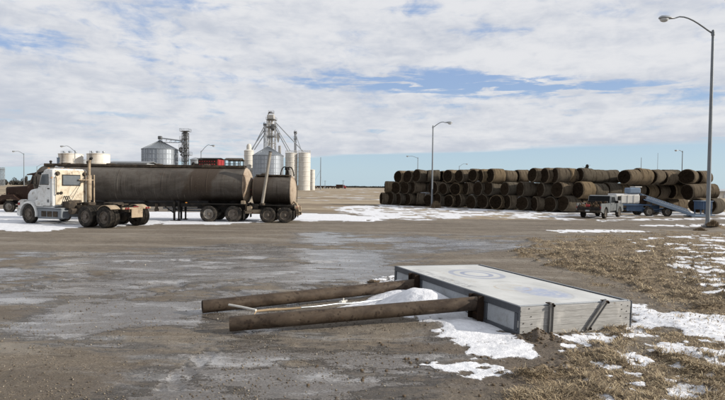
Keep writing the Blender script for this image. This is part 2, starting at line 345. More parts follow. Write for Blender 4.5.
# ------------------------------------------------------------------ mesh builder
class MB:
    def __init__(s): s.v = []; s.f = []; s.mi = []; s.cur = 0; s.X = Matrix.Identity(4)
    def add(s, vs, fs):
        o = len(s.v)
        s.v += [tuple(s.X @ Vector(p)) for p in vs]
        s.f += [tuple(i+o for i in f) for f in fs]; s.mi += [s.cur]*len(fs); return s
    def box(s, c, size, bev=.02, rot=None):
        hx, hy, hz = (abs(q)/2 for q in size); b = min(bev, hx*.45, hy*.45, hz*.45)
        vs = []; ix = {}
        for sx in (-1, 1):
            for sy in (-1, 1):
                for sz in (-1, 1):
                    for k, p in (('x', (sx*hx, sy*(hy-b), sz*(hz-b))), ('y', (sx*(hx-b), sy*hy, sz*(hz-b))), ('z', (sx*(hx-b), sy*(hy-b), sz*hz))):
                        ix[(sx, sy, sz, k)] = len(vs); vs.append(Vector(p))
        fs = []
        o4 = ((-1, -1), (1, -1), (1, 1), (-1, 1))
        for sg in (-1, 1):
            fs.append([ix[(sg, a, b2, 'x')] for a, b2 in o4]); fs.append([ix[(a, sg, b2, 'y')] for a, b2 in o4]); fs.append([ix[(a, b2, sg, 'z')] for a, b2 in o4])
        for a in (-1, 1):
            for b2 in (-1, 1):
                fs.append([ix[(a, b2, -1, 'x')], ix[(a, b2, 1, 'x')], ix[(a, b2, 1, 'y')], ix[(a, b2, -1, 'y')]])
                fs.append([ix[(a, -1, b2, 'x')], ix[(a, 1, b2, 'x')], ix[(a, 1, b2, 'z')], ix[(a, -1, b2, 'z')]])
                fs.append([ix[(-1, a, b2, 'y')], ix[(1, a, b2, 'y')], ix[(1, a, b2, 'z')], ix[(-1, a, b2, 'z')]])
                for c2 in (-1, 1): fs.append([ix[(a, b2, c2, k)] for k in 'xyz'])
        if rot is not None:
            rm = rot if isinstance(rot, Matrix) else Euler(rot).to_matrix(); vs = [rm @ p for p in vs]
        return s.add([p+Vector(c) for p in vs], fs)
    def beam(s, p, q, w, h, bev=.01):
        p = Vector(p); q = Vector(q); d = q-p; m = d.to_track_quat('X', 'Z').to_matrix()
        return s.box((p+q)/2, (d.length, w, h), bev, m)
    def loft(s, rings, cap=True, closed=True):
        n = len(rings[0]); vs = [p for r in rings for p in r]; fs = []
        for i in range(len(rings)-1):
            for j in range(n if closed else n-1):
                k = (j+1) % n; fs.append((i*n+j, i*n+k, (i+1)*n+k, (i+1)*n+j))
        if cap: fs.append(tuple(range(n))[::-1]); fs.append(tuple((len(rings)-1)*n+j for j in range(n)))
        return s.add(vs, fs)
    def tube(s, path, r, n=10, cap=True):
        path = [Vector(p) for p in path]; rs = r if isinstance(r, (list, tuple)) else [r]*len(path); rings = []
        prev = None
        for i, p in enumerate(path):
            t = (path[min(i+1, len(path)-1)]-path[max(i-1, 0)]).normalized()
            if prev is None: a = t.cross(Vector((0, 0, 1))); a = t.cross(Vector((0, 1, 0))) if a.length < .05 else a
            else: a = prev-t*prev.dot(t)
            a.normalize(); prev = a; b = t.cross(a)
            rings.append([p+(a*math.cos(k*2*math.pi/n)+b*math.sin(k*2*math.pi/n))*rs[i] for k in range(n)])
        return s.loft(rings, cap)
    def cyl(s, p, q, r, r2=None, n=14): return s.tube([p, q], [r, r if r2 is None else r2], n)
    def lathe(s, prof, axis='z', n=24, c=(0, 0, 0), sx=1., sy=1.):
        """prof: (radius, height) pairs"""
        vs = []; fs = []; c = Vector(c)
        def pt(r, h, a):
            x, y = r*math.cos(a)*sx, r*math.sin(a)*sy
            return c+Vector({'z': (x, y, h), 'y': (x, h, y), 'x': (h, x, y)}[axis])
        rings = []
        for r, h in prof:
            if r < 1e-6: rings.append([len(vs)]); vs.append(pt(0, h, 0))
            else: rings.append(list(range(len(vs), len(vs)+n))); vs += [pt(r, h, k*2*math.pi/n) for k in range(n)]
        for A, B in zip(rings[:-1], rings[1:]):
            for j in range(n):
                k = (j+1) % n
                if len(A) == 1 and len(B) == 1: continue
                if len(A) == 1: fs.append((A[0], B[k], B[j]))
                elif len(B) == 1: fs.append((A[j], A[k], B[0]))
                else: fs.append((A[j], A[k], B[k], B[j]))
        return s.add(vs, fs)
    def prism(s, prof, w, axis='y', c=0., bev=.02):
        """profile in the plane across axis, extruded by w about c; rim chamfered"""
        P = [Vector((a, b)) for a, b in prof]; n = len(P); cen = sum(P, Vector((0, 0)))/n
        ins = []
        for i in range(n):
            e1 = (P[i]-P[i-1]).normalized(); e2 = (P[(i+1) % n]-P[i]).normalized(); nn = Vector((-(e1+e2).y, (e1+e2).x))
            if nn.length < 1e-6: nn = cen-P[i]
            nn.normalize()
            if nn.dot(cen-P[i]) < 0: nn = -nn
            ins.append(P[i]+nn*bev)
        def t3(p, h): return {'y': (p.x, h, p.y), 'x': (h, p.x, p.y), 'z': (p.x, p.y, h)}[axis]
        rings = [[t3(p, c-w/2) for p in ins], [t3(p, c-w/2+bev) for p in P], [t3(p, c+w/2-bev) for p in P], [t3(p, c+w/2) for p in ins]]
        return s.loft(rings)
    def ell(s, c, r, n=12, m=8):
        prof = [(math.sin(math.pi*i/m), -math.cos(math.pi*i/m)) for i in range(m+1)]; prof[0] = (0, -1); prof[-1] = (0, 1)
        X = s.X.copy(); s.X = X @ Matrix.Translation(c) @ Matrix.Diagonal((*r, 1)); s.lathe(prof, 'z', n); s.X = X; return s
    def mesh(s, name, mats, smooth=35):
        me = bpy.data.meshes.new(name); me.from_pydata(s.v, [], s.f)
        bm = bmesh.new(); bm.from_mesh(me); bm.faces.ensure_lookup_table()
        for i, f in enumerate(bm.faces): f.material_index = s.mi[i]
        bmesh.ops.recalc_face_normals(bm, faces=bm.faces); bm.to_mesh(me); bm.free()
        for m in (mats if isinstance(mats, (list, tuple)) else [mats]): me.materials.append(MAT[m] if isinstance(m, str) else m)
        if smooth: me.polygons.foreach_set('use_smooth', [True]*len(me.polygons)); me.set_sharp_from_angle(angle=R(smooth))
        return me
def part(name, mb, mat, parent, smooth=35, loc=None, rot=None):
    me = mb.mesh(name, mat, smooth) if isinstance(mb, MB) else mb
    o = bpy.data.objects.new(name, me); COL.objects.link(o); o.parent = parent
    if loc: o.location = loc
    if rot: o.rotation_euler = rot
    return o
def thing(name, label, cat, loc=(0, 0, 0), rotz=0., group=None):
    o = bpy.data.objects.new(name, None); COL.objects.link(o); o.location = loc; o.rotation_euler = (0, 0, rotz)
    o['label'] = label; o['category'] = cat
    if len(label.split()) > 16: print('LONG', len(label.split()), label)
    if group: o['group'] = group
    return o
def tag(o, label, cat, group=None):
    o['label'] = label; o['category'] = cat
    if len(label.split()) > 16: print('LONG', len(label.split()), label)
    if len(label.split()) > 16: print('LONG', len(label.split()), label)
    if group: o['group'] = group
    return o
def kind(o, k): o['kind'] = k; return o
def solo(name, mb, mat, label, cat, loc=(0, 0, 0), group=None, smooth=35, rot=None):
    o = part(name, mb, mat, None, smooth, loc, rot); return tag(o, label, cat, group)
def copy_tree(o, parent=None):
    c = o.copy(); COL.objects.link(c); c.parent = parent
    for ch in list(o.children): copy_tree(ch, c)
    return c
_cache = {}
def shared(key, fn):
    if key not in _cache: _cache[key] = fn()
    return _cache[key]

def wheel_meshes(r, w, rim='rim'):
    def mk():
        t = MB(); h = w/2; ri = r*.58
        prof = [(ri, -h*.72), (ri*1.06, -h*.92), (r*.80, -h), (r*.94, -h*.93), (r*.985, -h*.80)]
        for k in range(-3, 4):            # grooves of the tread
            y = h*.72*k/3.5
            prof += [(r, y-h*.07), (r*.972, y-h*.045), (r*.972, y+h*.045), (r, y+h*.07)]
        prof += [(r*.985, h*.80), (r*.94, h*.93), (r*.80, h), (ri*1.06, h*.92), (ri, h*.72)]
        t.lathe(prof, 'y', 28); tm = t.mesh('tyre', 'tyre', 40)
        d = MB(); d.lathe([(ri*1.03, -h*.75), (ri*1.05, h*.80), (ri*.93, h*.82), (ri*.88, h*.45), (ri*.55, h*.30), (ri*.50, h*.42), (0, h*.42)], 'y', 24)
        rm = d.mesh('rim', rim)
        g = MB(); g.lathe([(ri*.36, h*.40), (ri*.34, h*.75), (ri*.2, h*.88), (0, h*.88)], 'y', 12)
        for k in range(8): a = k*math.pi/4; g.cyl((ri*.48*math.cos(a), h*.38, ri*.48*math.sin(a)), (ri*.48*math.cos(a), h*.52, ri*.48*math.sin(a)), r*.035, n=6)
        hm = g.mesh('hub', 'rim'); return tm, rm, hm
    return shared(('wheel', round(r, 3), round(w, 3), rim), mk)
def wheel(parent, x, y, r, w, side=1, rim='rim', roll=0.):
    """side +1: outer face towards local +y"""
    tm, rm, hm = wheel_meshes(r, w, rim)
    o = part('wheel', rm, None, parent, loc=(x, y, r), rot=(0, roll, 0 if side > 0 else math.pi))
    part('tyre', tm, None, o); part('hub', hm, None, o); return o
def duals(parent, x, yc, r, w, side, rim='rim'):
    wheel(parent, x, side*(yc+w*.56), r, w, side, rim, random.random()); wheel(parent, x, side*(yc-w*.56), r, w, side, rim, random.random())

# ------------------------------------------------------------------ ground: one sheet, finest near the photographer
SIGN_O = Vector((2.394, 8.095, 0)); SIGN_YAW = .393; SIGN_ROLL = .032; SW, SL, ST = 2.365, 4.325, .482
def sign_w(x, y, z=0.):
    c, s = math.cos(SIGN_YAW), math.sin(SIGN_YAW); return (SIGN_O.x+c*x-s*y, SIGN_O.y+s*x+c*y, z)
def P2(*pts): return [tuple(G(*p)[:2]) for p in pts]
SNOW = [  # (outline, edge softness m, raggedness m, patchiness 0..1, thickness m)
    (P2((-90, 209), (0, 209), (60, 210), (160, 212), (300, 213.5), (345, 214.5), (396, 218.5), (372, 221.5), (300, 221), (262, 222.5), (240, 224.3), (205, 224.3), (160, 224), (125, 226.3), (100, 226.4), (73, 228.5), (53, 230.5), (0, 232), (-120, 232)), .3, 1.5, .09, .04),
    (P2((325, 207), (380, 204.5), (440, 206.5), (500, 209.5), (572, 212), (690, 211), (735, 212), (735, 215.5), (650, 216), (590, 219), (560, 220.5), (480, 216.5), (430, 221), (392, 219), (345, 213)), 1.0, 1.6, .44, .03),
    (P2((545, 230.5), (600, 229.5), (652, 231), (640, 232.5), (560, 232.5)), .15, .4, .34, .02),
    (P2((590, 219.5), (735, 217.5), (735, 219.3), (640, 221.0), (600, 221.5)), .3, .9, .48, .02),
    (P2((640, 225), (735, 223.8), (735, 226.3), (690, 226.8), (645, 226.3)), .2, .6, .5, .02),
    (P2((635, 239), (700, 235), (735, 236), (735, 252), (690, 254), (640, 252)), .2, .9, .74, .03),
    (P2((665, 258), (735, 255), (740, 300), (705, 292), (675, 272)), .15, .55, .72, .025),
    (P2((628, 305), (645, 305), (663, 311), (700, 314), (740, 321), (740, 350), (712, 342), (690, 334), (670, 327), (650, 324), (630, 330)), .12, .42, .26, .03),
    (P2((652, 346), (672, 343), (700, 348), (740, 347), (740, 376), (712, 364), (690, 360), (664, 354)), .10, .40, .34, .028),
    (P2((612, 354), (636, 352), (652, 366), (636, 371), (622, 364)), .06, .22, .42, .03),
    (P2((655, 377), (690, 380), (712, 396), (690, 404), (668, 392)), .06, .26, .5, .03),
    (P2((596, 388), (614, 388), (612, 394), (600, 394)), .05, .10, .25, .025),
    (P2((560, 338), (600, 334), (640, 331), (650, 338), (600, 344), (568, 347)), .07, .26, .55, .025),
    (P2((388, 300), (400, 291), (432, 286), (470, 312), (500, 330), (520, 342), (542, 354), (538, 361), (500, 359), (470, 352), (438, 338), (440, 328), (415, 322), (380, 318), (330, 314), (335, 308), (365, 302)), .14, .34, .30, .022),
    (P2((424, 364), (450, 360), (500, 366), (522, 373), (500, 378), (470, 377), (440, 374)), .08, .32, .46, .014),
    (P2((540, 345), (740, 330), (740, 405), (560, 405)), .06, .3, .90, .012),
    (P2((-30, 292), (20, 286), (62, 285), (40, 290), (0, 297)), .1, .35, .88, .01),
    (P2((372, 278), (402, 274), (408, 292), (385, 296)), .06, .2, .6, .02),
    (P2((300, 186.9), (385, 187.2), (382, 200), (310, 206), (300, 198)), 1.0, 7., .86, .03),
]
GRASS = [P2((735, 231.5), (690, 231.5), (610, 234), (560, 239), (528, 250), (536, 262), (560, 272), (640, 310), (632, 335), (548, 350), (515, 372), (470, 412), (420, 445), (800, 445), (800, 231.5))]
FIELD = P2((-400, 196), (0, 203.5), (60, 204), (200, 206), (300, 211.5), (345, 213.2), (400, 219), (560, 219.5), (760, 214), (1500, 205), (1500, 200.0), (725, 190.6), (400, 186.8), (0, 182.2), (-400, 177.8))
WET = [P2((-40, 254), (120, 252), (240, 243), (330, 246), (400, 258), (398, 292), (300, 300), (200, 330), (90, 352), (30, 330), (60, 300), (-60, 300)),
       P2((150, 372), (230, 330), (360, 315), (440, 336), (420, 372), (330, 400), (250, 410), (140, 420)),
       P2((300, 232), (520, 236), (520, 248), (400, 252), (300, 246))]
RUTS = [P2((128, 283.5), (175, 283.5), (205, 285), (232, 290), (252, 297)), P2((-30, 290), (60, 287.5), (130, 284)), P2((284, 284), (352, 284.5), (395, 279)),
        P2((-40, 268), (110, 262), (260, 258)), P2((40, 277), (200, 268), (330, 262))]
TRACKS = [P2((-60, 262), (150, 252), (420, 240), (720, 236)), P2((-60, 274), (150, 261), (420, 246), (720, 240)), P2((0, 318), (160, 292), (330, 268), (500, 250)), P2((30, 345), (220, 305), (390, 273), (540, 251)),
          P2((-60, 243), (150, 239), (420, 232), (720, 229)), P2((130, 420), (220, 350), (300, 300), (420, 262), (520, 246)), P2((-60, 300), (90, 276), (280, 255), (520, 240))]
def ground_fields(x, y):
    d = np.sqrt(x*x+y*y)
    big = fbm(x*.35, y*.35, 5, 3); med = fbm(x*1.6, y*1.6, 4, 11); sm = fbm(x*6, y*6, 4, 23)
    snow = np.zeros_like(x); thick = np.zeros_like(x)
    for poly, soft, rag, patch, th in SNOW:
        P = np.array(poly); m = 3*rag+soft
        sel = (x > P[:, 0].min()-m) & (x < P[:, 0].max()+m) & (y > P[:, 1].min()-m) & (y < P[:, 1].max()+m)
        if not sel.any(): continue
        xs, ys = x[sel], y[sel]
        s = poly_sd(xs, ys, poly)
        fr = 1.4/max(rag, .12)
        nn = fbm(xs*fr, ys*fr, 5, 31, .6)-.5
        n2 = fbm(xs*fr*.9+40, ys*fr*1.5, 5, 57, .6)
        v = s+nn*2*rag
        val = sst(v, -soft*.5, soft*.5)
        if patch > .01: val = val*sst(n2, patch*.62+.07-.05*(soft > .25), patch*.62+.16+.06*(soft > .25)) if patch > .08 else val*sst(n2, .18, .26)
        if soft >= .3 and patch > .3: val = val*.70
        t = val*th*(.55+.45*sst(s, 0, .5))
        snow[sel] = np.maximum(snow[sel], val); thick[sel] = np.maximum(thick[sel], t)
    grass = np.zeros_like(x)
    for poly in GRASS:
        s = poly_sd(x, y, poly); grass = np.maximum(grass, sst(s+(med-.5)*3.4*np.clip(d/14, .45, 2)+(big-.5)*2.2+(sm-.5)*.7, -.35, .8))
    fs = poly_sd(x, y, FIELD); field = sst(fs+(med-.5)*3, -.8, .8)
    wet = np.zeros_like(x)
    for poly in WET:
        s = poly_sd(x, y, poly); n = fbm(x*.42+3, y*.75, 6, 71, .62); n2 = fbm(x*1.3+8, y*3.1, 4, 83, .6)
        wet = np.maximum(wet, sst(s*.09+(n-.48)*3.0+(n2-.5)*1.3+.25, -.45, .95)*sst(s, -1.6, .8))
    wet *= (1-grass)
    rut = np.zeros_like(x)
    near = d < 40
    for ln in RUTS:
        xs, ys = x[near], y[near]
        q = line_d(xs+(fbm(xs*1.3, ys*1.3, 3, 91)-.5)*.5, ys+(fbm(xs*1.3+9, ys*1.3, 3, 93)-.5)*.7, ln)
        rut[near] = np.maximum(rut[near], sst(-q, -.24, -.06)*sst(fbm(xs*1.1, ys*1.1, 3, 97), .30, .45))
    trk = np.zeros_like(x)
    for ln in TRACKS:
        sel = (d < 45) & (y > 0); xs, ys = x[sel], y[sel]
        q = line_d(xs+(fbm(xs*.4, ys*.4, 3, 191)-.5)*.5, ys+(fbm(xs*.4+9, ys*.4, 3, 193)-.5)*.5, ln)
        lug = .65+.35*np.sin((xs*1.0+ys*.6)*26)
        trk[sel] = np.maximum(trk[sel], sst(-q, -.19, -.10)*lug*sst(fbm(xs*.5, ys*.9, 3, 197), .36, .56))
    trk *= (1-grass)
    # the bare muddy ground churned round the fallen sign
    mud = np.exp(-((x-1.9)/1.7)**2-((y-7.2)/1.3)**2)
    mud = np.maximum(mud, np.exp(-((x-SIGN_O.x-.35)/.5)**2-((y-SIGN_O.y+.25)/.35)**2)*1.3)
    h = (big-.5)*.10*sst(d, 4, 25)*sst(d, 2500, 60) + (med-.5)*.035 + (sm-.5)*.022*(1+1.2*grass+1.0*np.clip(mud, 0, 1))
    fine = fbm(x*19, y*19, 3, 41)
    h += (fine-.5)*.014*(1+grass)*sst(d, 22, 9)
    h += grass*sst(fbm(x*2.6, y*2.6, 4, 61), .44, .68)*.075*(1-.85*np.clip(snow, 0, 1))
    h -= wet*.012; h = h*(1-.55*wet)
    h -= trk*.022; wet = np.clip(wet+.28*trk*(wet > .02)+.10*trk, 0, 1); h -= rut*.05; h += .03*np.clip(rut, 0, 1)*(fbm(x*5, y*5, 3, 44)-.3)
    # clods heaped against the near corner and along the end of the sign, where it ploughed in
    h += .11*np.exp(-((x-SIGN_O.x-.25)/.34)**2-((y-SIGN_O.y+.16)/.20)**2)*(.2+1.5*sm)
    h += .05*np.exp(-((x-SIGN_O.x-1.1)/.8)**2-((y-SIGN_O.y-.15)/.2)**2)*(.5+sm)
    # snow blown in behind the sign and under the posts
    c, s_ = math.cos(SIGN_YAW), math.sin(SIGN_YAW); lx = (x-SIGN_O.x)*c+(y-SIGN_O.y)*s_; ly = -(x-SIGN_O.x)*s_+(y-SIGN_O.y)*c
    def hump(cx, cy, ax, ay, hh): return hh*np.exp(-((lx-cx)/ax)**2-((ly-cy)/ay)**2)
    dr = np.maximum.reduce([hump(-.42, 2.15, .55, .75, .40), hump(-.12, 3.75, .30, .38, .26), hump(-.55, 2.9, .55, .5, .22), hump(-1.3, 2.0, .8, .5, .14), hump(-.55, .75, .55, .5, .10)])
    h += dr*(.85+.3*med); snow = np.maximum(snow, sst(dr, .05, .10))
    # pad kept level under the vehicles, bales, posts
    h = np.where(d > 26, h*.35, h)
    sk = np.clip(snow, 0, 1); h = h-(sm-.5)*.022*sk*.8-(fine-.5)*.010*sk*sst(d, 22, 9)+thick*(.85+.3*fbm(x*2, y*2, 2, 77))
    # mound at the foot of the near lamp post
    b = G(707.5, 229); h += .22*np.exp(-(((x-b.x-.3)/.9)**2+((y-b.y+.3)/.6)**2))*(.5+med)
    # the ground falls away a little under the far end of the sign
    fall = sst(-poly_sd(lx, ly, [(0, 0), (SW, 0), (SW, SL), (0, SL)]), .9, .1); h -= .032*np.clip(lx, 0, SW)*fall
    # nothing may poke up through the sign
    ins = (lx > .03) & (lx < SW-.03) & (ly > .03) & (ly < SL-.03); h = np.where(ins, np.minimum(h, .03-.032*lx), h)
    return h, snow, wet*(1-snow), grass, np.clip(mud, 0, 1), field, np.maximum(rut, trk*.35), med
def ground_height(x, y):
    return float(ground_fields(np.array([float(x)]), np.array([float(y)]))[0][0])
def build_ground():
    rr = [0.0]; r = .4
    while r < 5200:
        rr.append(r)
        if r < 4.2: r += .35
        elif r < 5: r += .08
        else: r += max(.016, min(r*r*.00046, r*.03)) if r < 60 else r*.03
    ang = [R(-180), R(-150), R(-120), R(-95), R(-75), R(-62), R(-54)]
    a = R(-48); 
    while a <= R(48.001): ang.append(a); a += R(.155)
    ang += [R(54), R(62), R(75), R(95), R(120), R(150)]
    rr = np.array(rr[1:]); ang = np.array(ang); nr, na = len(rr), len(ang)
    Rg, Ag = np.meshgrid(rr, ang, indexing='ij')
    x = (Rg*np.sin(Ag)).ravel(); y = (Rg*np.cos(Ag)).ravel()
    h, snow, wet, grass, mud, field, rut, med = ground_fields(x, y)
    co = np.stack([x, y, h], -1)
    co = np.vstack([co, [[0, 0, 0]]])
    i, j = np.meshgrid(np.arange(nr-1), np.arange(na), indexing='ij'); k = (j+1) % na
    q = np.stack([i*na+j, i*na+k, (i+1)*na+k, (i+1)*na+j], -1).reshape(-1, 4)[:, ::-1]
    me = bpy.data.meshes.new('ground'); nq = len(q); c0 = nr*na
    tri = np.stack([np.full(na, c0), np.arange(na), (np.arange(na)+1) % na], -1)[:, ::-1]
    loops = np.concatenate([q.ravel(), tri.ravel()])
    me.vertices.add(len(co)); me.vertices.foreach_set('co', co.ravel().astype(np.float32))
    me.loops.add(len(loops)); me.loops.foreach_set('vertex_index', loops.astype(np.int32))
    me.polygons.add(nq+na); st = np.concatenate([np.arange(nq)*4, nq*4+np.arange(na)*3]).astype(np.int32); me.polygons.foreach_set('loop_start', st)
    me.update(calc_edges=True); me.validate()
    # make sure normals point up
    if me.polygons[nq//2].normal.z < 0: me.flip_normals()
    me.polygons.foreach_set('use_smooth', [True]*len(me.polygons))
    for nm, arr in (('snow', snow), ('wet', wet), ('grass', grass), ('mud', mud), ('field', field), ('rut', rut)):
        at = me.attributes.new(nm, 'FLOAT', 'POINT'); at.data.foreach_set('value', np.append(arr, 0).astype(np.float32))
    o = bpy.data.objects.new('ground', me); COL.objects.link(o); o['kind'] = 'structure'
    t = NT('gravel_mud_grass_snow'); p = t.coord('World')
    big = t.noise(p, .16, 6, .6, .4); med = t.noise(p, 1.1, 6, .62, .3); sm = t.noise(p, 7, 5, .65); fi = t.noise(p, 38, 4, .7); gr = t.noise(p, 130, 3, .7)
    st = t.noise(t.coord('World', (.12, .7, 1)), 1.0, 6, .6, .5)
    col = t.mix(t.step(big, .36, .66), (.108, .083, .058), (.158, .127, .092))
    col = t.mix(t.math('MULTIPLY', t.step(med, .40, .66), .55), col, (.080, .062, .045))
    col = t.mix(t.math('MULTIPLY', t.step(st, .5, .7), .35), col, (.155, .130, .102))
    col = t.mix(t.math('MULTIPLY', t.step(sm, .50, .68), .45), col, (.185, .156, .120))
    col = t.mix(t.math('MULTIPLY', t.step(fi, .54, .68), .65), col, (.27, .232, .182))
    col = t.mix(t.math('MULTIPLY', t.step(fi, .47, .35), .7), col, (.060, .047, .036))
    col = t.mix(t.math('MULTIPLY', t.step(gr, .55, .68), .6), col, (.35, .31, .25))
    pb = t.voro(p, 34.); col = t.mix(t.math('MULTIPLY', t.step(pb, .10, .26, 1., 0.), t.step(med, .42, .60, 0., .55)), col, (.30, .265, .22))
    pt = t.noise(t.coord('World', (1, 1.6, 1)), 2.6, 7, .68, .6); col = t.mix(t.math('MULTIPLY', t.step(pt, .53, .66), .60), col, (.062, .048, .034))
    col = t.mix(t.math('MULTIPLY', t.step(pt, .44, .33), .45), col, (.24, .205, .16))
    ls = t.noise(t.coord('World', (.05, .55, 1)), 1.7, 8, .70, .4); col = t.mix(t.math('MULTIPLY', t.step(ls, .52, .62), .50), col, (.26, .235, .20)); col = t.mix(t.math('MULTIPLY', t.step(ls, .46, .38), .45), col, (.085, .066, .048))
    ro = t.step(med, .3, .7, .72, .92)
    # mud
    mu = t.step(t.math('ADD', t.attr('mud'), t.math('MULTIPLY', t.math('SUBTRACT', sm, .5), .8)), .25, .6)
    col = t.mix(t.math('MULTIPLY', mu, .75), col, t.mix(t.step(fi, .35, .65), (.060, .045, .033), (.135, .106, .080)))
    col = t.mix(t.math('MULTIPLY', t.attr('rut'), .8), col, (.050, .040, .031))
    # damp, then thin melt water lying between the grit
    st2 = t.noise(t.coord('World', (.5, 2.2, 1)), 1.6, 7, .66, .5)
    w = t.math('ADD', t.attr('wet'), t.math('ADD', t.math('MULTIPLY', t.math('SUBTRACT', med, .5), .45), t.math('MULTIPLY', t.math('SUBTRACT', st2, .5), 1.5)))
    damp = t.step(w, .10, .70)
    pud = t.step(t.math('ADD', w, t.math('ADD', t.math('MULTIPLY', t.math('SUBTRACT', sm, .5), .5), t.math('MULTIPLY', t.math('SUBTRACT', fi, .5), .50))), .36, .70)
    col = t.mix(t.math('MULTIPLY', damp, .72), col, t.mix(t.step(fi, .36, .66), (.052, .045, .039), (.135, .122, .110)))
    icen = t.math('MULTIPLY', t.step(t.math('ADD', t.noise(t.coord('World', (.35, 1.3, 1)), 1.5, 7, .66, .4), t.math('MULTIPLY', t.math('SUBTRACT', fi, .5), .25)), .50, .66), damp)
    col = t.mix(t.math('MULTIPLY', icen, .62), col, (.40, .398, .402))
    ro = t.math('ADD', t.math('MULTIPLY', ro, t.math('SUBTRACT', 1.0, damp)), t.math('MULTIPLY', damp, t.step(fi, .35, .65, .30, .58)))
    ro = t.math('ADD', t.math('MULTIPLY', ro, t.math('SUBTRACT', 1.0, t.math('MULTIPLY', pud, .85))), t.math('MULTIPLY', pud, t.step(sm, .35, .65, .10, .24)))
    # grass and stubble
    def straw(a): return t.mix(t.step(fi, .38, .62), t.mix(t.step(sm, .35, .65), (.045, .030, .018), (.115, .080, .045)), t.mix(t.step(sm, .4, .7), (.20, .15, .092), (.31, .245, .16)))
    g = t.step(t.math('ADD', t.attr('grass'), t.math('MULTIPLY', t.math('SUBTRACT', sm, .5), .7)), .30, .62)
    col = t.mix(g, col, straw(0)); ro = t.math('MAXIMUM', ro, t.math('MULTIPLY', g, .92))
    fm = t.noise(t.coord('World', (.02, .09, 1)), 1., 7, .62); fcol = t.mix(t.step(fm, .38, .64), (.185, .138, .088), (.36, .295, .205))
    fcol = t.mix(t.math('MULTIPLY', t.step(t.noise(p, .5, 6, .65), .48, .66), .55), fcol, (.13, .095, .062))
    col = t.mix(t.attr('field'), col, fcol); ro = t.math('MAXIMUM', ro, t.math('MULTIPLY', t.attr('field'), .95))
    # snow
    sn = t.step(t.math('ADD', t.attr('snow'), t.math('ADD', t.math('MULTIPLY', t.math('SUBTRACT', sm, .5), .55), t.math('MULTIPLY', t.math('SUBTRACT', fi, .5), .35))), .42, .66)
    scol = t.mix(t.step(sm, .35, .7), (.74, .75, .785), (.58, .59, .62)); scol = t.mix(t.math('MULTIPLY', t.step(t.math('ADD', fi, t.math('MULTIPLY', t.attr('snow'), -.10)), .46, .62), .48), scol, (.36, .32, .27))
    slush = t.step(t.math('ADD', t.attr('snow'), t.math('ADD', t.math('MULTIPLY', t.math('SUBTRACT', sm, .5), .8), t.math('MULTIPLY', t.math('SUBTRACT', fi, .5), .5))), .12, .40)
    col = t.mix(t.math('MULTIPLY', slush, .62), col, t.mix(t.step(fi, .35, .65), (.16, .145, .13), (.42, .41, .41))); ro = t.math('MULTIPLY', ro, t.math('SUBTRACT', 1.0, t.math('MULTIPLY', slush, .45)))
    col = t.mix(sn, col, scol); ro = t.math('ADD', t.math('MULTIPLY', ro, t.math('SUBTRACT', 1.0, sn)), t.math('MULTIPLY', sn, .62))
    t.set(Base_Color=col, Roughness=ro); t.b.inputs['Specular IOR Level'].default_value = .5
    dry = t.math('SUBTRACT', 1.0, t.math('MULTIPLY', pud, .93)); ns = t.math('SUBTRACT', 1.0, t.math('MULTIPLY', sn, .75))
    hh = t.math('MULTIPLY', t.math('MULTIPLY', t.math('ADD', t.math('MULTIPLY', fi, .7), t.math('MULTIPLY', gr, .3)), dry), ns)
    n1 = t.bump(t.math('MULTIPLY', sm, dry), .55, .06); t.bump(hh, .95, .028, n1)
    me.materials.append(t.m); return o
build_ground()
def raw_mesh(name, co, tris, mat, attr=None, smooth=False):
    me = bpy.data.meshes.new(name); n = len(tris)
    me.vertices.add(len(co)); me.vertices.foreach_set('co', np.ascontiguousarray(co, np.float32).ravel())
    me.loops.add(n*3); me.loops.foreach_set('vertex_index', np.ascontiguousarray(tris, np.int32).ravel())
    me.polygons.add(n); me.polygons.foreach_set('loop_start', (np.arange(n)*3).astype(np.int32)); me.update(calc_edges=True)
    if smooth: me.polygons.foreach_set('use_smooth', [True]*n)
    if attr is not None: at = me.attributes.new('tint', 'FLOAT', 'POINT'); at.data.foreach_set('value', attr.astype(np.float32))
    me.materials.append(mat); o = bpy.data.objects.new(name, me); COL.objects.link(o); return o
def scatter_fan(n, r0, r1, a0, a1, power=1.6):
    """more of them near the photographer"""
    u = RNG.random(n); r = (r0**(1-power)+u*(r1**(1-power)-r0**(1-power)))**(1/(1-power)); a = np.radians(a0+(a1-a0)*RNG.random(n))
    return r*np.sin(a), r*np.cos(a)
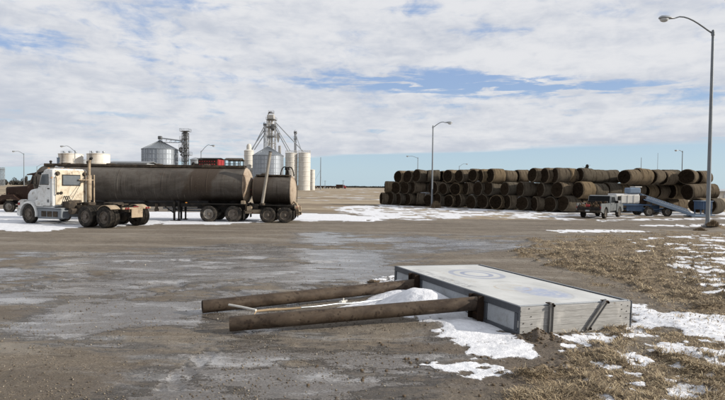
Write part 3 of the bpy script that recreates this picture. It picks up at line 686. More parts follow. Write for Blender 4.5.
def build_grass():
    x, y = scatter_fan(470000, 4.2, 34, -12, 46, 1.5)
    h, snow, wet, grass, mud, field, rut, med = ground_fields(x, y)
    cl = fbm(x*2.6, y*2.6, 4, 61); keep = (RNG.random(len(x)) < grass*(.45+.55*sst(cl, .36, .56))*(1-.86*snow)) & (mud < .75)
    c, s_ = math.cos(SIGN_YAW), math.sin(SIGN_YAW); lx = (x-SIGN_O.x)*c+(y-SIGN_O.y)*s_; ly = -(x-SIGN_O.x)*s_+(y-SIGN_O.y)*c
    keep &= ~((lx > -.06) & (lx < SW+.03) & (ly > -.03) & (ly < SL+.05))
    x, y, h, cl = x[keep], y[keep], h[keep], cl[keep]; n = len(x)
    d = np.hypot(x, y)
    # matted: neighbouring blades lean the same way
    lean = fbm(x*.9, y*.9, 3, 101)*14+RNG.normal(0, 1.35, n); dx, dy = np.cos(lean), np.sin(lean)
    L = (.035+.085*RNG.random(n)**1.4)*(.7+.7*sst(cl, .4, .7)); tilt = np.radians(RNG.uniform(2, 34, n)+25*(RNG.random(n) < .10)); w = (.0022+.0022*RNG.random(n))*np.clip(d/7, 1, 2.6)
    px, py = -dy*w, dx*w
    hz = np.sin(tilt)*L; hr = np.cos(tilt)*L
    b1 = np.stack([x-px, y-py, h-.004], -1); b2 = np.stack([x+px, y+py, h-.004], -1)
    m = np.stack([x+dx*hr*.5, y+dy*hr*.5, h+hz*.68], -1); m1 = m-np.stack([px, py, 0*px], -1)*.8; m2 = m+np.stack([px, py, 0*px], -1)*.8
    tip = np.stack([x+dx*hr*1.05, y+dy*hr*1.05, h+hz*(.85-.35*RNG.random(n))], -1)
    co = np.stack([b1, b2, m1, m2, tip], 1).reshape(-1, 3); o = np.arange(n)[:, None]*5
    tr = np.concatenate([o+[0, 1, 3], o+[0, 3, 2], o+[2, 3, 4]], 0)
    tint = np.repeat(np.clip(RNG.random(n)*.7+.3*fbm(x*1.2, y*1.2, 3, 5), 0, 1), 5)
    t = NT('dead_grass'); a = t.attr('tint'); rmp = t.mix(t.step(a, .18, .62), (.060, .040, .023), (.32, .235, .135)); rmp = t.mix(t.step(a, .50, .90), rmp, (.55, .45, .29))
    t.set(Base_Color=rmp, Roughness=.8)
    kind(raw_mesh('dead_grass', co, tr, t.m, tint), 'stuff')
build_grass()
def build_stones():
    x, y = scatter_fan(48000, 4.3, 24, -44, 44, 1.75)
    h, snow, wet, grass, mud, field, rut, med = ground_fields(x, y)
    cl = fbm(x*1.4, y*1.4, 4, 131); keep = (RNG.random(len(x)) < (1-grass*.9)*(1-snow)*(.25+1.1*sst(cl, .42, .62))*(1-.45*wet))
    c, s_ = math.cos(SIGN_YAW), math.sin(SIGN_YAW); lx = (x-SIGN_O.x)*c+(y-SIGN_O.y)*s_; ly = -(x-SIGN_O.x)*s_+(y-SIGN_O.y)*c
    keep &= ~((lx > -.02) & (lx < SW) & (ly > 0) & (ly < SL))
    x, y, h = x[keep], y[keep], h[keep]; n = len(x)
    sz = .0035+.014*RNG.random(n)**3.2; big = RNG.random(n) < .02; sz = np.where(big, sz+.014*RNG.random(n), sz)
    base = np.array([[1, 0, 0], [0, 1, 0], [-1, 0, 0], [0, -1, 0], [0, 0, 1], [0, 0, -1]], float)
    J = base[None]*(1+.5*(RNG.random((n, 6, 3))-.5))+.22*(RNG.random((n, 6, 3))-.5); J *= sz[:, None, None]; J[..., 2] *= .62
    a = RNG.random(n)*6.28; ca, sa = np.cos(a)[:, None], np.sin(a)[:, None]
    X = J[..., 0]*ca-J[..., 1]*sa*.75; Y = J[..., 0]*sa+J[..., 1]*ca*.75
    co = np.stack([X+x[:, None], Y+y[:, None], J[..., 2]+(h+sz*.22)[:, None]], -1).reshape(-1, 3)
    f = np.array([[0, 1, 4], [1, 2, 4], [2, 3, 4], [3, 0, 4], [1, 0, 5], [2, 1, 5], [3, 2, 5], [0, 3, 5]])
    tr = (np.arange(n)[:, None, None]*6+f[None]).reshape(-1, 3); tint = np.repeat(RNG.random(n), 6)
    t = NT('loose_stone'); a = t.attr('tint'); cc = t.mix(t.step(a, .1, .75), (.075, .058, .042), (.175, .145, .108)); cc = t.mix(t.step(a, .90, .99), cc, (.36, .325, .27)); t.set(Base_Color=cc, Roughness=.8)
    kind(raw_mesh('loose_gravel', co, tr, t.m, tint, True), 'stuff')
build_stones()
def build_clods():
    x, y = scatter_fan(900, 5, 9, -6, 34, 1.4)
    x = np.concatenate([x, SIGN_O.x+.25+RNG.normal(0, .30, 260)]); y = np.concatenate([y, SIGN_O.y-.16+RNG.normal(0, .14, 260)])
    h, snow, wet, grass, mud, field, rut, med = ground_fields(x, y)
    c, s_ = math.cos(SIGN_YAW), math.sin(SIGN_YAW); lx = (x-SIGN_O.x)*c+(y-SIGN_O.y)*s_; ly = -(x-SIGN_O.x)*s_+(y-SIGN_O.y)*c
    keep = (RNG.random(len(x)) < mud*.9+.05) & (snow < .6) & ~((lx > -.05) & (lx < SW+.02) & (ly > -.03) & (ly < SL))
    x, y, h = x[keep], y[keep], h[keep]
    m = MB(); pts = []
    vs = []; fs = []
    for a, b, z in zip(x, y, h):
        s = .006+.022*random.random()**2.5; q = bmesh.new(); bmesh.ops.create_icosphere(q, subdivisions=1, radius=s)
        o = len(vs); vs += [(v.co.x*random.uniform(.7, 1.4)+a, v.co.y*random.uniform(.7, 1.4)+b, v.co.z*random.uniform(.5, 1.1)+z+s*.3) for v in q.verts]
        q.verts.index_update(); fs += [[v.index+o for v in f.verts] for f in q.faces]; q.free()
    kind(raw_mesh('dirt_clods', np.array(vs), np.array(fs), MAT['soil'], None, False), 'stuff')
build_clods()

# ------------------------------------------------------------------ the fallen sign
def build_sign():
    r = thing('fallen_sign', 'big white sign box lying face up on the mud, with its two brown steel posts', 'sign', SIGN_O, SIGN_YAW)
    r.rotation_euler = (0, SIGN_ROLL, SIGN_YAW)
    part('face_panel', MB().box((SW/2-.02, SL/2, ST-.022), (SW-.10, SL-.07, .02), .004), 'face', r)
    part('back_panel', MB().box((SW/2, SL/2, .012), (SW-.08, SL-.08, .02), .004), 'alu', r)
    # long near side: aluminium rails, three milky panels, two rusty post brackets
    part('top_rail', MB().box((.03, SL/2, ST-.055), (.06, SL, .11), .006), 'alu', r)
    part('bottom_rail', MB().box((.03, SL/2, .045), (.06, SL, .09), .006), 'alu', r)
    for y0, y1 in ((.09, .80), (1.24, 3.05), (3.49, SL-.08)):
        part('side_panel', MB().box((.035, (y0+y1)/2, .23), (.02, y1-y0, .30), .004), 'acryl', r)
    for y in (.05, SL-.035, .835, 1.205, 3.085, 3.455):
        part('side_upright', MB().box((.031, y, .23), (.055, .07, .275), .005), 'alu', r)
    for y in (1.02, 3.27):
        m = MB(); m.box((.0, y, .24), (.09, .26, .44), .008); m.box((-.05, y-.135, .24), (.13, .022, .44), .004); m.box((-.05, y+.135, .24), (.13, .022, .44), .004)
        part('post_bracket', m, 'rust', r)
    # far edges
    part('edge_rail', MB().box((SW-.022, SL/2, ST/2), (.044, SL, ST), .008), 'galv', r)
    part('edge_gasket', MB().box((SW-.082, SL/2, ST-.012), (.055, SL-.06, .022), .004), 'darkgap', r)
    part('edge_rail', MB().box((SW/2, SL-.02, ST/2), (SW-.09, .04, ST-.004), .006), 'galv', r)
    part('face_trim', MB().box((SW/2-.02, .018, ST-.006), (SW-.10, .05, .016), .005), 'galv', r)
    # near end: four grey planks nailed on edge
    zz = [.012, .150, .262, .372, ST-.014]
    for i in range(4):
        x0 = .0+random.uniform(0, .012); x1 = SW-random.uniform(.0, .02); z0, z1 = zz[i]+.001, zz[i+1]-.001
        part('plank', MB().box(((x0+x1)/2, -.018+random.uniform(-.005, .005), (z0+z1)/2), (x1-x0, .032, z1-z0), .004), 'wood', r)
    n = MB()
    for x in (.07, SW-.08, SW-.22, .20):
        for z in (.08, .205, .315, .42): n.lathe([(0, .0), (.009, .001), (.008, .006), (0, .007)], 'y', 8, (x+random.uniform(-.05, .05), -.043, z+random.uniform(-.03, .03)))
    kind(part('nail_heads', n, 'rust', r), 'stuff')
    part('corner_angle', MB().box((.012, -.022, ST/2), (.02, .046, ST-.01), .003), 'alu', r)
    part('corner_angle', MB().box((SW-.008, -.022, ST/2), (.02, .046, ST-.01), .003), 'alu', r)
    for p, q in (((.60, -.052, .0), (.605, -.052, ST+.035)), ((1.36, -.052, .055), (1.76, -.052, ST+.03))):
        d = Vector(q)-Vector(p); m = MB(); a = math.atan2(d.x, d.z)
        m.box((Vector(p)+Vector(q))/2, (.078, .018, d.length), .003, Euler((0, a, 0)).to_matrix())
        for e in (-.032, .032):
            m.box((Vector(p)+Vector(q))/2+Vector((e*math.cos(a), -.016, -e*math.sin(a))), (.014, .03, d.length), .003, Euler((0, a, 0)).to_matrix())
        st = part('strap', m, 'strap', r)
        for e in (.03, d.length-.03):
            c = Vector(p)+d.normalized()*e; part('bolt', MB().lathe([(0, .026), (.02, .024), (.022, 0)], 'y', 6, (c.x, c.y-.072, c.z)), 'rust', st)
        part('strap_end', MB().box((q[0], q[1]+.035, q[2]-.012), (.085, .11, .016), .004), 'rust', st)
    inv = (Matrix.Translation(SIGN_O) @ Euler((0, SIGN_ROLL, SIGN_YAW)).to_matrix().to_4x4()).inverted()
    for p, q in ((Vector((-2.04, 8.17, .135)), Vector((2.02, 9.03, .32))), (Vector((-2.83, 9.38, .120)), Vector((1.15, 11.12, .24)))):
        p = inv @ p; q = inv @ q; d = (q-p).normalized(); ra = .117; L = (q-p).length
        m = MB(); X = Matrix.Translation(p) @ d.to_track_quat('X', 'Z').to_matrix().to_4x4(); m.X = X
        prof = [(ra-.012, L*.6), (ra-.012, .0), (ra-.008, -.002), (ra-.002, 0), (ra, .004), (ra, L*.33), (ra, L*.66), (ra, L), (ra-.03, L), (0, L)]
        m.lathe(prof, 'x', 40); m.lathe([(0, L*.6), (ra-.012, L*.6)], 'x', 40)
        me = m.mesh('post', 'pipe'); part('post', me, None, r)
build_sign()
def build_litter():
    # broken white conduit leaning on the far post, and a bare stick and cable lying between the posts
    a = W(229, 304.8, 9.1); b = W(256, 310.2, 8.75)
    solo('broken_conduit', MB().tube([a, lerp(a, b, .5)+Vector((0, 0, .005)), b], .020, 10), 'conduit', 'short broken white plastic conduit propped on the far sign post', 'pipe')
    m = MB(); pts = [W(256, 311.2, 8.85), W(270, 309.8, 8.95), W(285, 309.2, 9.0), W(301, 307.8, 9.05)]
    m.tube(pts, [.018, .022, .02, .014], 8); m.tube([pts[0], W(254, 315, 8.75)], [.014, .008], 6); m.tube([pts[1], W(277, 308.2, 9.1)], [.011, .006], 6)
    solo('dead_stick', m, 'stick', 'bare tan stick lying between the two fallen sign posts', 'stick')
    m = MB(); p = [W(301, 307.5, 9.1), W(318, 306.2, 9.3), W(338, 303.5, 9.6), W(352, 303.2, 9.7), W(372, 300.8, 10.0), W(391, 298.0, 10.4)]
    m.tube(p, .011, 8); solo('loose_cable', m, 'galv', 'thin grey cable trailing from the sign along the far post', 'cable')
    m = MB(); c = W(343, 302.0, 9.7); m.box(c, (.10, .07, .05), .012, (0.2, .1, .5)); m.cyl(c+Vector((-.07, 0, 0)), c+Vector((.08, .03, .02)), .018, n=10); m.cyl(c+Vector((0, 0, .02)), c+Vector((.01, .0, .07)), .014, n=8)
    solo('conduit_fitting', m, 'conduit', 'small pale conduit fitting at the middle of the grey cable', 'fitting')
    # dark lump on the wet gravel left of the sign
    g = G(373, 281.5); m = MB(); m.ell((0, 0, .035), (.11, .07, .05), 9, 6); m.ell((.09, .03, .03), (.07, .05, .04), 8, 6); m.ell((-.09, .01, .02), (.05, .05, .03), 8, 5)
    for i, v in enumerate(m.v): q = Vector(v); m.v[i] = tuple(q*(1+.25*math.sin(q.x*70+q.y*40)*math.cos(q.z*60)))
    solo('frozen_clod', m, 'soil', 'dark frozen clod on wet gravel just left of the sign box', 'clod', (g.x, g.y, ground_height(g.x, g.y)))
build_litter()

# ------------------------------------------------------------------ street lamps
def lamp(label, px, py, D, top_py, arm, head, base=True, r0=.11, group='street lamps', bracket='curved'):
    """px, py: foot of the pole in the picture (or its place, when hidden); arm, head: reach of the arm (m, sign = side), rise"""
    b = W(px, py, D); b.z = 0 if base else 0
    H = W(px, top_py, D).z
    r = thing('street_lamp', label, 'street lamp', (b.x, b.y, ground_height(b.x, b.y)-.02), 0, group)
    m = MB(); m.tube([(0, 0, 0), (0, 0, H*.5), (0, 0, H)], [r0, r0*.82, r0*.62], 14); m.lathe([(r0*.66, H), (r0*.6, H+.05), (0, H+.08)], 'z', 12)
    part('pole', m, 'polegrey', r)
    m = MB(); m.box((0, 0, .05), (r0*4.2, r0*4.2, .06), .01); m.lathe([(r0*1.6, .08), (r0*1.25, .2), (r0*1.02, .34)], 'z', 14); part('base_plate', m, 'polegrey', r)
    dx, rise = arm; z0 = H-.16
    pth = []
    for i in range(9):
        t = i/8; pth.append((dx*(t**.92), 0, z0+rise*math.sin(min(t*1.12, 1)*math.pi/2)**1.0-(.10*rise*max(0, t-.85)/.15)))
    part('arm', MB().tube(pth, [.048-.012*i/8 for i in range(9)], 10), 'polegrey', r)
    part('arm_clamp', MB().lathe([(r0*.64, z0-.1), (r0*.85, z0-.09), (r0*.85, z0+.09), (r0*.64, z0+.1)], 'z', 12), 'polegrey', r)
    sg = 1 if dx > 0 else -1; e = Vector(pth[-1]); L = head
    m = MB(); rings = []
    for t, w, zt, zb in ((0, .05, .045, -.045), (.18, .08, .07, -.06), (.38, .17, .12, -.075), (.62, .21, .15, -.08), (.85, .19, .13, -.08), (.97, .10, .06, -.07), (1.0, .03, .0, -.05)):
        k = L/.95
        rings.append([e+Vector((sg*t*L, k*w*math.cos(a), (k*zt if math.sin(a) > 0 else -k*zb)*math.sin(a))) for a in [i*2*math.pi/14 for i in range(14)]])
    h = part('lamp_head', m.loft(rings), 'galv', r)
    g = MB(); X = Matrix.Translation(e+Vector((sg*L*.66, 0, -.05*L/.95))); g.X = X; k = L/.95
    g.lathe([(.20*k, .0), (.195*k, -.07*k), (.15*k, -.14*k), (.07*k, -.18*k), (0, -.185*k)], 'z', 16, sx=1.25); part('glass_bowl', g, 'clearlens', h)
    return r
p = G(707.5, 229)
lamp('tallest and nearest grey street lamp at the right, weeds at its foot', 707.5, 229, p.y, 33, (-2.25, .98), .95, r0=.118)
p = G(431.8, 208.0)
lamp('slim grey street lamp in front of the hay stack, brown bush at its foot', 431.8, 208.0, p.y, 126, (1.25, .62), .85, r0=.10)
lamp('distant street lamp behind the left part of the hay stack, arm to the left', 417.5, 187, 136, 157.5, (-2.1, .55), .9, r0=.12)
lamp('smallest street lamp above the middle of the hay stack, arm to the right', 459, 187.3, 185, 166, (2.0, 1.0), 1.0, r0=.13)
lamp('distant street lamp rising behind the right end of the hay stack', 681.5, 189.8, 102, 151, (-.75, .32), .8, r0=.11)
lamp('thin street lamp at the left edge, arm curving left over the trees', 24, 182, 127, 153.5, (-1.9, .75), .9, r0=.11)
lamp('small faint street lamp just behind the white truck cab', 37, 182.3, 215, 166.5, (2.6, 1.2), 1.2, r0=.15)
lamp('street lamp in front of the first white storage tank, long arm to the left', 75, 182.7, 104, 150.5, (-2.0, 1.1), .9, r0=.10)
lamp('street lamp above the middle of the long tank, beside the lattice tower', 201, 184.2, 99, 151, (1.7, 1.35), .95, r0=.10)

# ------------------------------------------------------------------ background: bins, tanks, elevator
def at_bg(px, D): return W(px, hor_at(px), D).x
def zpx(px, py, D): return W(px, py, D).z
def bin_wall(rad, H, rings, rib=0):
    m = MB(); prof = [(rad, 0)]
    for i in range(rings):
        z = H*i/rings; z2 = H*(i+1)/rings; prof += [(rad, z-.02), (rad+.11, z+.06), (rad+.11, z+.20), (rad, z+.28)] if i else []
    prof += [(rad, H)]
    m.lathe(prof, 'z', 40); return m
def grain_bin(label, px, D, rad, eave, apex, rings, ribs, roofpts=16):
    r = thing('grain_bin', label, 'grain bin', (at_bg(px, D), D, 0))
    part('wall', bin_wall(rad, eave, rings), 'bin', r, 30)
    m = MB(); m.lathe([(rad+.25, eave-.05), (rad+.25, eave+.06), (rad*.08, apex), (0, apex)], 'z', 40)
    for k in range(roofpts*2):
        a = k*math.pi/roofpts; m.beam((rad*1.02*math.cos(a), rad*1.02*math.sin(a), eave+.1), (rad*.1*math.cos(a), rad*.1*math.sin(a), apex+.03), .10, .10, .02)
    roof = part('roof', m, 'binroof', r)
    part('roof_cap', MB().lathe([(rad*.10, apex-.3), (rad*.12, apex+.1), (rad*.07, apex+.45), (0, apex+.5)], 'z', 16), 'bin', roof)
    m = MB()
    for k in range(ribs):
        a = k*2*math.pi/ribs; m.beam((rad*math.cos(a)*1.006, rad*math.sin(a)*1.006, 0), (rad*math.cos(a)*1.006, rad*math.sin(a)*1.006, eave), .09, .09, .02)
    kind(part('wall_stiffeners', m, 'bin', r), 'stuff')
    m = MB()
    for s in (-.25, .25): m.beam((rad*math.cos(R(-75))*1.04+s, rad*math.sin(R(-75))*1.04, 0), (rad*math.cos(R(-75))*1.04+s, rad*math.sin(R(-75))*1.04, eave+.3), .06, .06)
    for k in range(int(eave/.45)): m.beam((rad*math.cos(R(-75))*1.04-.25, rad*math.sin(R(-75))*1.04, .4+k*.45), (rad*math.cos(R(-75))*1.04+.25, rad*math.sin(R(-75))*1.04, .4+k*.45), .04, .04)
    part('ladder', m, 'galv', r); return r
D1 = 200
grain_bin('large round grey steel grain bin with conical roof behind the long tank', 160, D1, 6.45, zpx(160, 149.6, D1), zpx(160, 141.2, D1), 8, 36)
D2 = 236
grain_bin('blue grey steel grain bin at the foot of the tall grain elevator', 268, D2, 6.7, zpx(268, 155.8, D2), zpx(268, 147, D2), 8, 36)
def silo(label, px, D, rad, top, rings=7, dome=.9, mat='silo', name='silo', cat='silo', group=None):
    r = thing(name, label, cat, (at_bg(px, D), D, 0), 0, group); part('wall', bin_wall(rad, top, rings), mat, r, 30)
    part('roof', MB().lathe([(rad+.1, top-.05), (rad+.1, top+.08), (rad*.75, top+dome*.55), (rad*.35, top+dome*.9), (0, top+dome)], 'z', 32), mat, r)
    return r
def rail_ring(parent, rad, z, n=14):
    m = MB()
    for h in (.55, 1.1):
        pts = [(rad*math.cos(k*2*math.pi/28), rad*math.sin(k*2*math.pi/28), z+h) for k in range(29)]; m.tube(pts, .05, 6, False)
    for k in range(n): a = k*2*math.pi/n; m.cyl((rad*math.cos(a), rad*math.sin(a), z), (rad*math.cos(a), rad*math.sin(a), z+1.1), .05, n=6)
    part('railing', m, 'towerlight', parent)
GS = 'white silos of the grain elevator'
a = silo('pale silo right of the blue grey bin, beside the elevator tower', 291.3, 242, 2.75, zpx(291, 153.4, 242), 8, .5, group=GS); rail_ring(a, 2.7, zpx(291, 153.4, 242)+.1)
a = silo('rightmost tall pale silo of the elevator group', 304.2, 242, 2.75, zpx(304, 153.2, 242), 8, .5, group=GS); rail_ring(a, 2.7, zpx(304, 153.2, 242)+.1)
a = silo('slim pale silo with a raised cap left of the blue grey bin', 248.8, 246, 2.2, zpx(249, 151, 246), 8, .9, group=GS)
z = zpx(249, 151, 246); part('raised_cap', MB().lathe([(1.1, z+.4), (1.15, z+2.2), (.9, z+3.0), (.3, z+3.4), (0, z+3.5)], 'z', 20), 'silo', a)
silo('small low silo stub at the right foot of the elevator', 312, 262, 1.4, zpx(312, 170, 262), 5, .4, group=GS)
def lattice(m, x, y, z0, z1, w, bay, t=.14, X=True):
    c = [(x-w/2, y-w/2), (x+w/2, y-w/2), (x+w/2, y+w/2), (x-w/2, y+w/2)]
    for p in c: m.beam((*p, z0), (*p, z1), t, t)
    n = max(1, int(round((z1-z0)/bay)))
    for k in range(n+1):
        z = z0+(z1-z0)*k/n
        for i in range(4): m.beam((*c[i], z), (*c[(i+1) % 4], z), t*.7, t*.7)
        if k < n:
            z2 = z0+(z1-z0)*(k+1)/n
            for i in range(4):
                a, b = (c[i], c[(i+1) % 4]) if k % 2 == 0 else (c[(i+1) % 4], c[i]); m.beam((*a, z), (*b, z2), t*.55, t*.55)
def platform(parent, x, y, z, w, mat='towersteel', h=1.1):
    m = MB(); m.box((x, y, z), (w, w, .12), .02)
    for hh in (.55, h):
        for sx, sy in ((1, 0), (-1, 0), (0, 1), (0, -1)):
            if sx: m.beam((x+sx*w/2, y-w/2, z+hh), (x+sx*w/2, y+w/2, z+hh), .06, .06)
            else: m.beam((x-w/2, y+sy*w/2, z+hh), (x+w/2, y+sy*w/2, z+hh), .06, .06)
    for sx in (-1, 0, 1):
        for sy in (-1, 1): m.beam((x+sx*w/2, y+sy*w/2, z), (x+sx*w/2, y+sy*w/2, z+h), .06, .06)
    part('platform', m, mat, parent)
def elevator():
    D = 250; X0 = at_bg(271, D); k = D/FPX
    r = thing('grain_elevator', 'tall grain elevator tower with spouts running down to the silos', 'grain elevator', (X0, D, 0))
    def xz(px, py): w = W(px, py, D); return (w.x-X0, w.z)
    top = zpx(271, 112.5, D); z120 = zpx(271, 120, D)
    m = MB(); lattice(m, 0, 0, 0, z120, 3.6, 3.6, .28); part('tower_frame', m, 'towerlight', r)
    m = MB(); m.box((-1.0, -.4, z120*.5+1), (.9, .9, z120), .05); m.box((.25, -.4, z120*.5+1), (.9, .9, z120), .05); part('bucket_leg', m, 'silo', r)
    m = MB(); m.box((-.2, 0, z120+1.3), (3.4, 2.6, 2.2), .3); m.lathe([(1.2, -1.2), (1.2, 1.2)], 'y', 20, (-.3, 0, z120+2.6)); part('head_house', m, 'towerlight', r)
    platform(r, 0, 0, z120, 4.6); platform(r, 0, 0, zpx(271, 127, D), 5.0); platform(r, 0, 0, zpx(271, 137, D), 4.4); platform(r, -.1, 0, z120+3.2, 2.4)
    part('distributor', MB().lathe([(.3, zpx(271, 131, D)), (1.3, zpx(271, 129, D)), (1.4, zpx(271, 126.5, D)), (.4, zpx(271, 124.5, D))], 'z', 16, (1.0, -1.2, 0)), 'towersteel', r)
    for (a, b) in (((275, 124), (291, 151)), ((276, 122.5), (304, 152)), ((275, 127), (289, 152)), ((267, 127), (252, 150)), ((266, 133), (255, 150)), ((270, 136), (268, 147))):
        (xa, za), (xb, zb) = xz(*a), xz(*b); part('spout', MB().cyl((xa, -1.3, za), (xb, -2.5 if b[0] > 262 else -1.5, zb), .23, n=10), 'galv', r)
    (xa, za) = xz(278.5, 138); part('dust_cyclone', MB().lathe([(.2, za-2.2), (.75, za), (.75, za+2.0), (.2, za+2.5)], 'z', 14, (xa, -1, 0)), 'silo', r)
    (xa, za) = xz(279.5, 152); m = MB(); m.box((xa, .4, za/2), (1.2, 1.2, za+6), .1); part('side_leg', m, 'towerlight', r)
    for px, pt, label, w in ((263.3, 124, 'slim bucket leg with a small head left of the elevator tower', .75), (294.2, 132, 'slim bucket leg with a small head between the two right silos', .95)):
        xx = at_bg(px, D); zt = zpx(px, pt, D)
        q = thing('bucket_leg', label, 'bucket elevator', (xx, D+3, 0), 0, 'bucket legs beside the elevator')
        m = MB(); m.box((-.3, 0, zt/2), (.42, .5, zt), .04); m.box((.3, 0, zt/2), (.42, .5, zt), .04); part('casing', m, 'towersteel' if px > 280 else 'galv', q)
        m = MB(); m.box((0, 0, zt), (1.5, 1.1, 1.2), .25); m.lathe([(.6, -.56), (.6, .56)], 'y', 14, (0, 0, zt+.55)); part('head', m, 'towersteel', q)
        m = MB(); m.box((0, 0, zt-3), (2.0, 1.6, .12), .02)
        for s in (-1, 1): m.beam((s*.95, -.75, zt-3), (s*.95, -.75, zt-1.9), .06, .06); m.beam((-.95, s*.75, zt-1.95), (.95, s*.75, zt-1.95), .06, .06)
        part('platform', m, 'towersteel', q)
        if px > 280:
            s = xz(px, pt+3)
            part('spout', MB().cyl((0, -.6, zt-.4), (at_bg(303, D)-xx, -7, zpx(303, 152.5, 242)), .18, n=8), 'galv', q)
        else: part('spout', MB().cyl((0, -.6, zt-.4), (at_bg(252, D)-xx, -4, zpx(252, 150, 246)), .2, n=8), 'galv', q)
elevator()
def bin_tower():
    D = 199; X0 = at_bg(185.3, D); r = thing('conveyor_tower', 'dark steel lattice tower with platforms beside the large grey grain bin', 'tower', (X0, D, 0))
    zt = zpx(185, 133, D); m = MB(); lattice(m, 0, 0, 0, zt, 1.9, 2.2, .2); part('tower_frame', m, 'towersteel', r)
    m = MB(); m.box((-.35, -.3, zt/2), (.5, .5, zt), .04); m.box((.35, -.3, zt/2), (.5, .5, zt), .04); part('bucket_leg', m, 'towersteel', r)
    m = MB(); m.box((.0, 0, zt-.4), (1.7, 1.3, 1.6), .25); part('head', m, 'towersteel', r)
    platform(r, 0, 0, zt+.6, 3.4, h=.9)
    for py, w, dx in ((139.5, 2.6, -.5), (148, 2.6, -.8), (155, 3.2, .5), (161, 2.4, -.6)): platform(r, dx, 0, zpx(185, py, D), w)
    for k, (y0, y1) in enumerate(((141, 148), (148, 155), (155, 161))):
        m = MB(); s = 1 if k % 2 else -1; a = zpx(185, y1, D); b = zpx(185, y0, D)
        for q in (-.8, -1.5): m.beam((-s*1.4, q, a), (s*1.5, q, b), .12, .2)
        for i in range(9): t = (i+.5)/9; m.box((lerp(-s*1.4, s*1.5, t), -1.15, lerp(a, b, t)), (.25, .7, .05), .01)
        part('stair', m, 'towersteel', r)
    m = MB(); m.lathe([(.2, zpx(182, 153, D)), (.75, zpx(182, 151, D)), (.75, zpx(182, 148.6, D)), (.3, zpx(182, 147.3, D))], 'z', 12, (-1.5, -.6, 0)); part('dust_cyclone', m, 'towersteel', r)
    # bridge to the bin peak
    b = thing('conveyor_bridge', 'thin conveyor bridge from the grey bin peak to the lattice tower', 'conveyor', (X0, D, 0))
    xa = at_bg(160, D)-X0; xb = -1.0; za, zb = zpx(160, 138.0, D), zpx(182, 141.0, D)
    m = MB(); m.beam((xa, 0, za), (xb, 0, zb), .7, .45, .04); part('trough', m, 'galv', b)
    za2 = zpx(163, 142.5, D); m = MB(); m.beam((xa+.8, -.35, za2), (xb, -.35, zpx(182, 142.8, D)), .1, .14); m.beam((xa+.8, .35, za2), (xb, .35, zpx(182, 142.8, D)), .1, .14)
    for i in range(10):
        t = i/9; t2 = min(1, t+.11); m.beam((lerp(xa+.8, xb, t), 0, lerp(za2, zpx(182, 142.8, D), t)), (lerp(xa+.8, xb, t2 if i % 2 else t), 0, lerp(za, zb, t2 if i % 2 else t)-.2), .08, .08)
    part('truss', m, 'towersteel', b)
    m = MB(); m.box((xa, 0, za+.1), (1.4, 1.2, 1.3), .2); m.lathe([(.35, za2-1.2), (.6, za2+.3)], 'z', 12, (xa+.1, 0, 0)); part('drive_box', m, 'towersteel', b)
bin_tower()
for px, rad, lab in ((71, 3.15, 'white stained storage tank nearest the truck cab, with a lamp before it'), (98.5, 3.0, 'white stained storage tank behind the exhaust stack')):
    D = 150; t_ = silo(lab, px, D, rad, zpx(px, 154.3, D), 4, .35, 'tankwhite', 'storage_tank', 'storage tank', 'white storage tanks'); zt = zpx(px, 154.3, D)
    for (dx, dy, s) in ((-1.5, -.6, .3), (.3, -.9, .42), (1.6, -.3, .28)): part('roof_vent', MB().lathe([(s, zt+.1), (s, zt+.55), (s*1.4, zt+.6), (s*1.1, zt+.85), (0, zt+.95)], 'z', 10, (dx, dy, 0)), 'galv', t_)
    m = MB()
    for x in (-.9, -.5): m.beam((x, -rad-.15, 0), (x, -rad-.15, zt+.8), .06, .06)
    for k in range(int(zt/.4)): m.beam((-.9, -rad-.15, .3+k*.4), (-.5, -rad-.15, .3+k*.4), .04, .04)
    part('ladder', m, 'rust', t_)
D = 148
silo('narrow blue grey tank at the left side of the white storage tanks', 60, D, .75, zpx(60, 158, D), 3, .2, 'bluepale', 'slim_tank', 'tank')
silo('low pale tank between the two white storage tanks', 84.5, 158, 2.0, zpx(84, 160, 158), 3, .3, 'shed', 'low_tank', 'tank')
def shed(label, px0, px1, D, top, roof_top, name='steel_shed', wall='shed', roof='shedroof', depth=9, door=True):
    xa, xb = at_bg(px0, D), at_bg(px1, D); w = xb-xa; r = thing(name, label, 'shed', ((xa+xb)/2, D, 0))
    zt = zpx(px0, top, D); zr = zpx(px0, roof_top, D)
    m = MB(); m.box((0, depth/2, zt/2), (w, depth, zt), .02)
    for k in range(int(w/.9)): m.box((-w/2+.45+k*.9, -.02, zt/2), (.09, .06, zt-.05), .01)
    part('wall', m, wall, r)
    part('roof', MB().prism([(-.4, zt+.003), (depth/2, zr), (depth+.4, zt+.003), (depth+.4, zt+.2), (depth/2, zr+.25), (-.4, zt+.2)], w+.6, 'x', 0, .02), roof, r)
    if door:
        for s in (-.25, .28): part('door', MB().box((s*w, -.07, zt*.36), (w*.2, .06, zt*.72), .02), roof, r)
    return r
shed('long low grey steel shed between the storage tanks and the grain bin', 108, 147, 172, 163, 161.2)
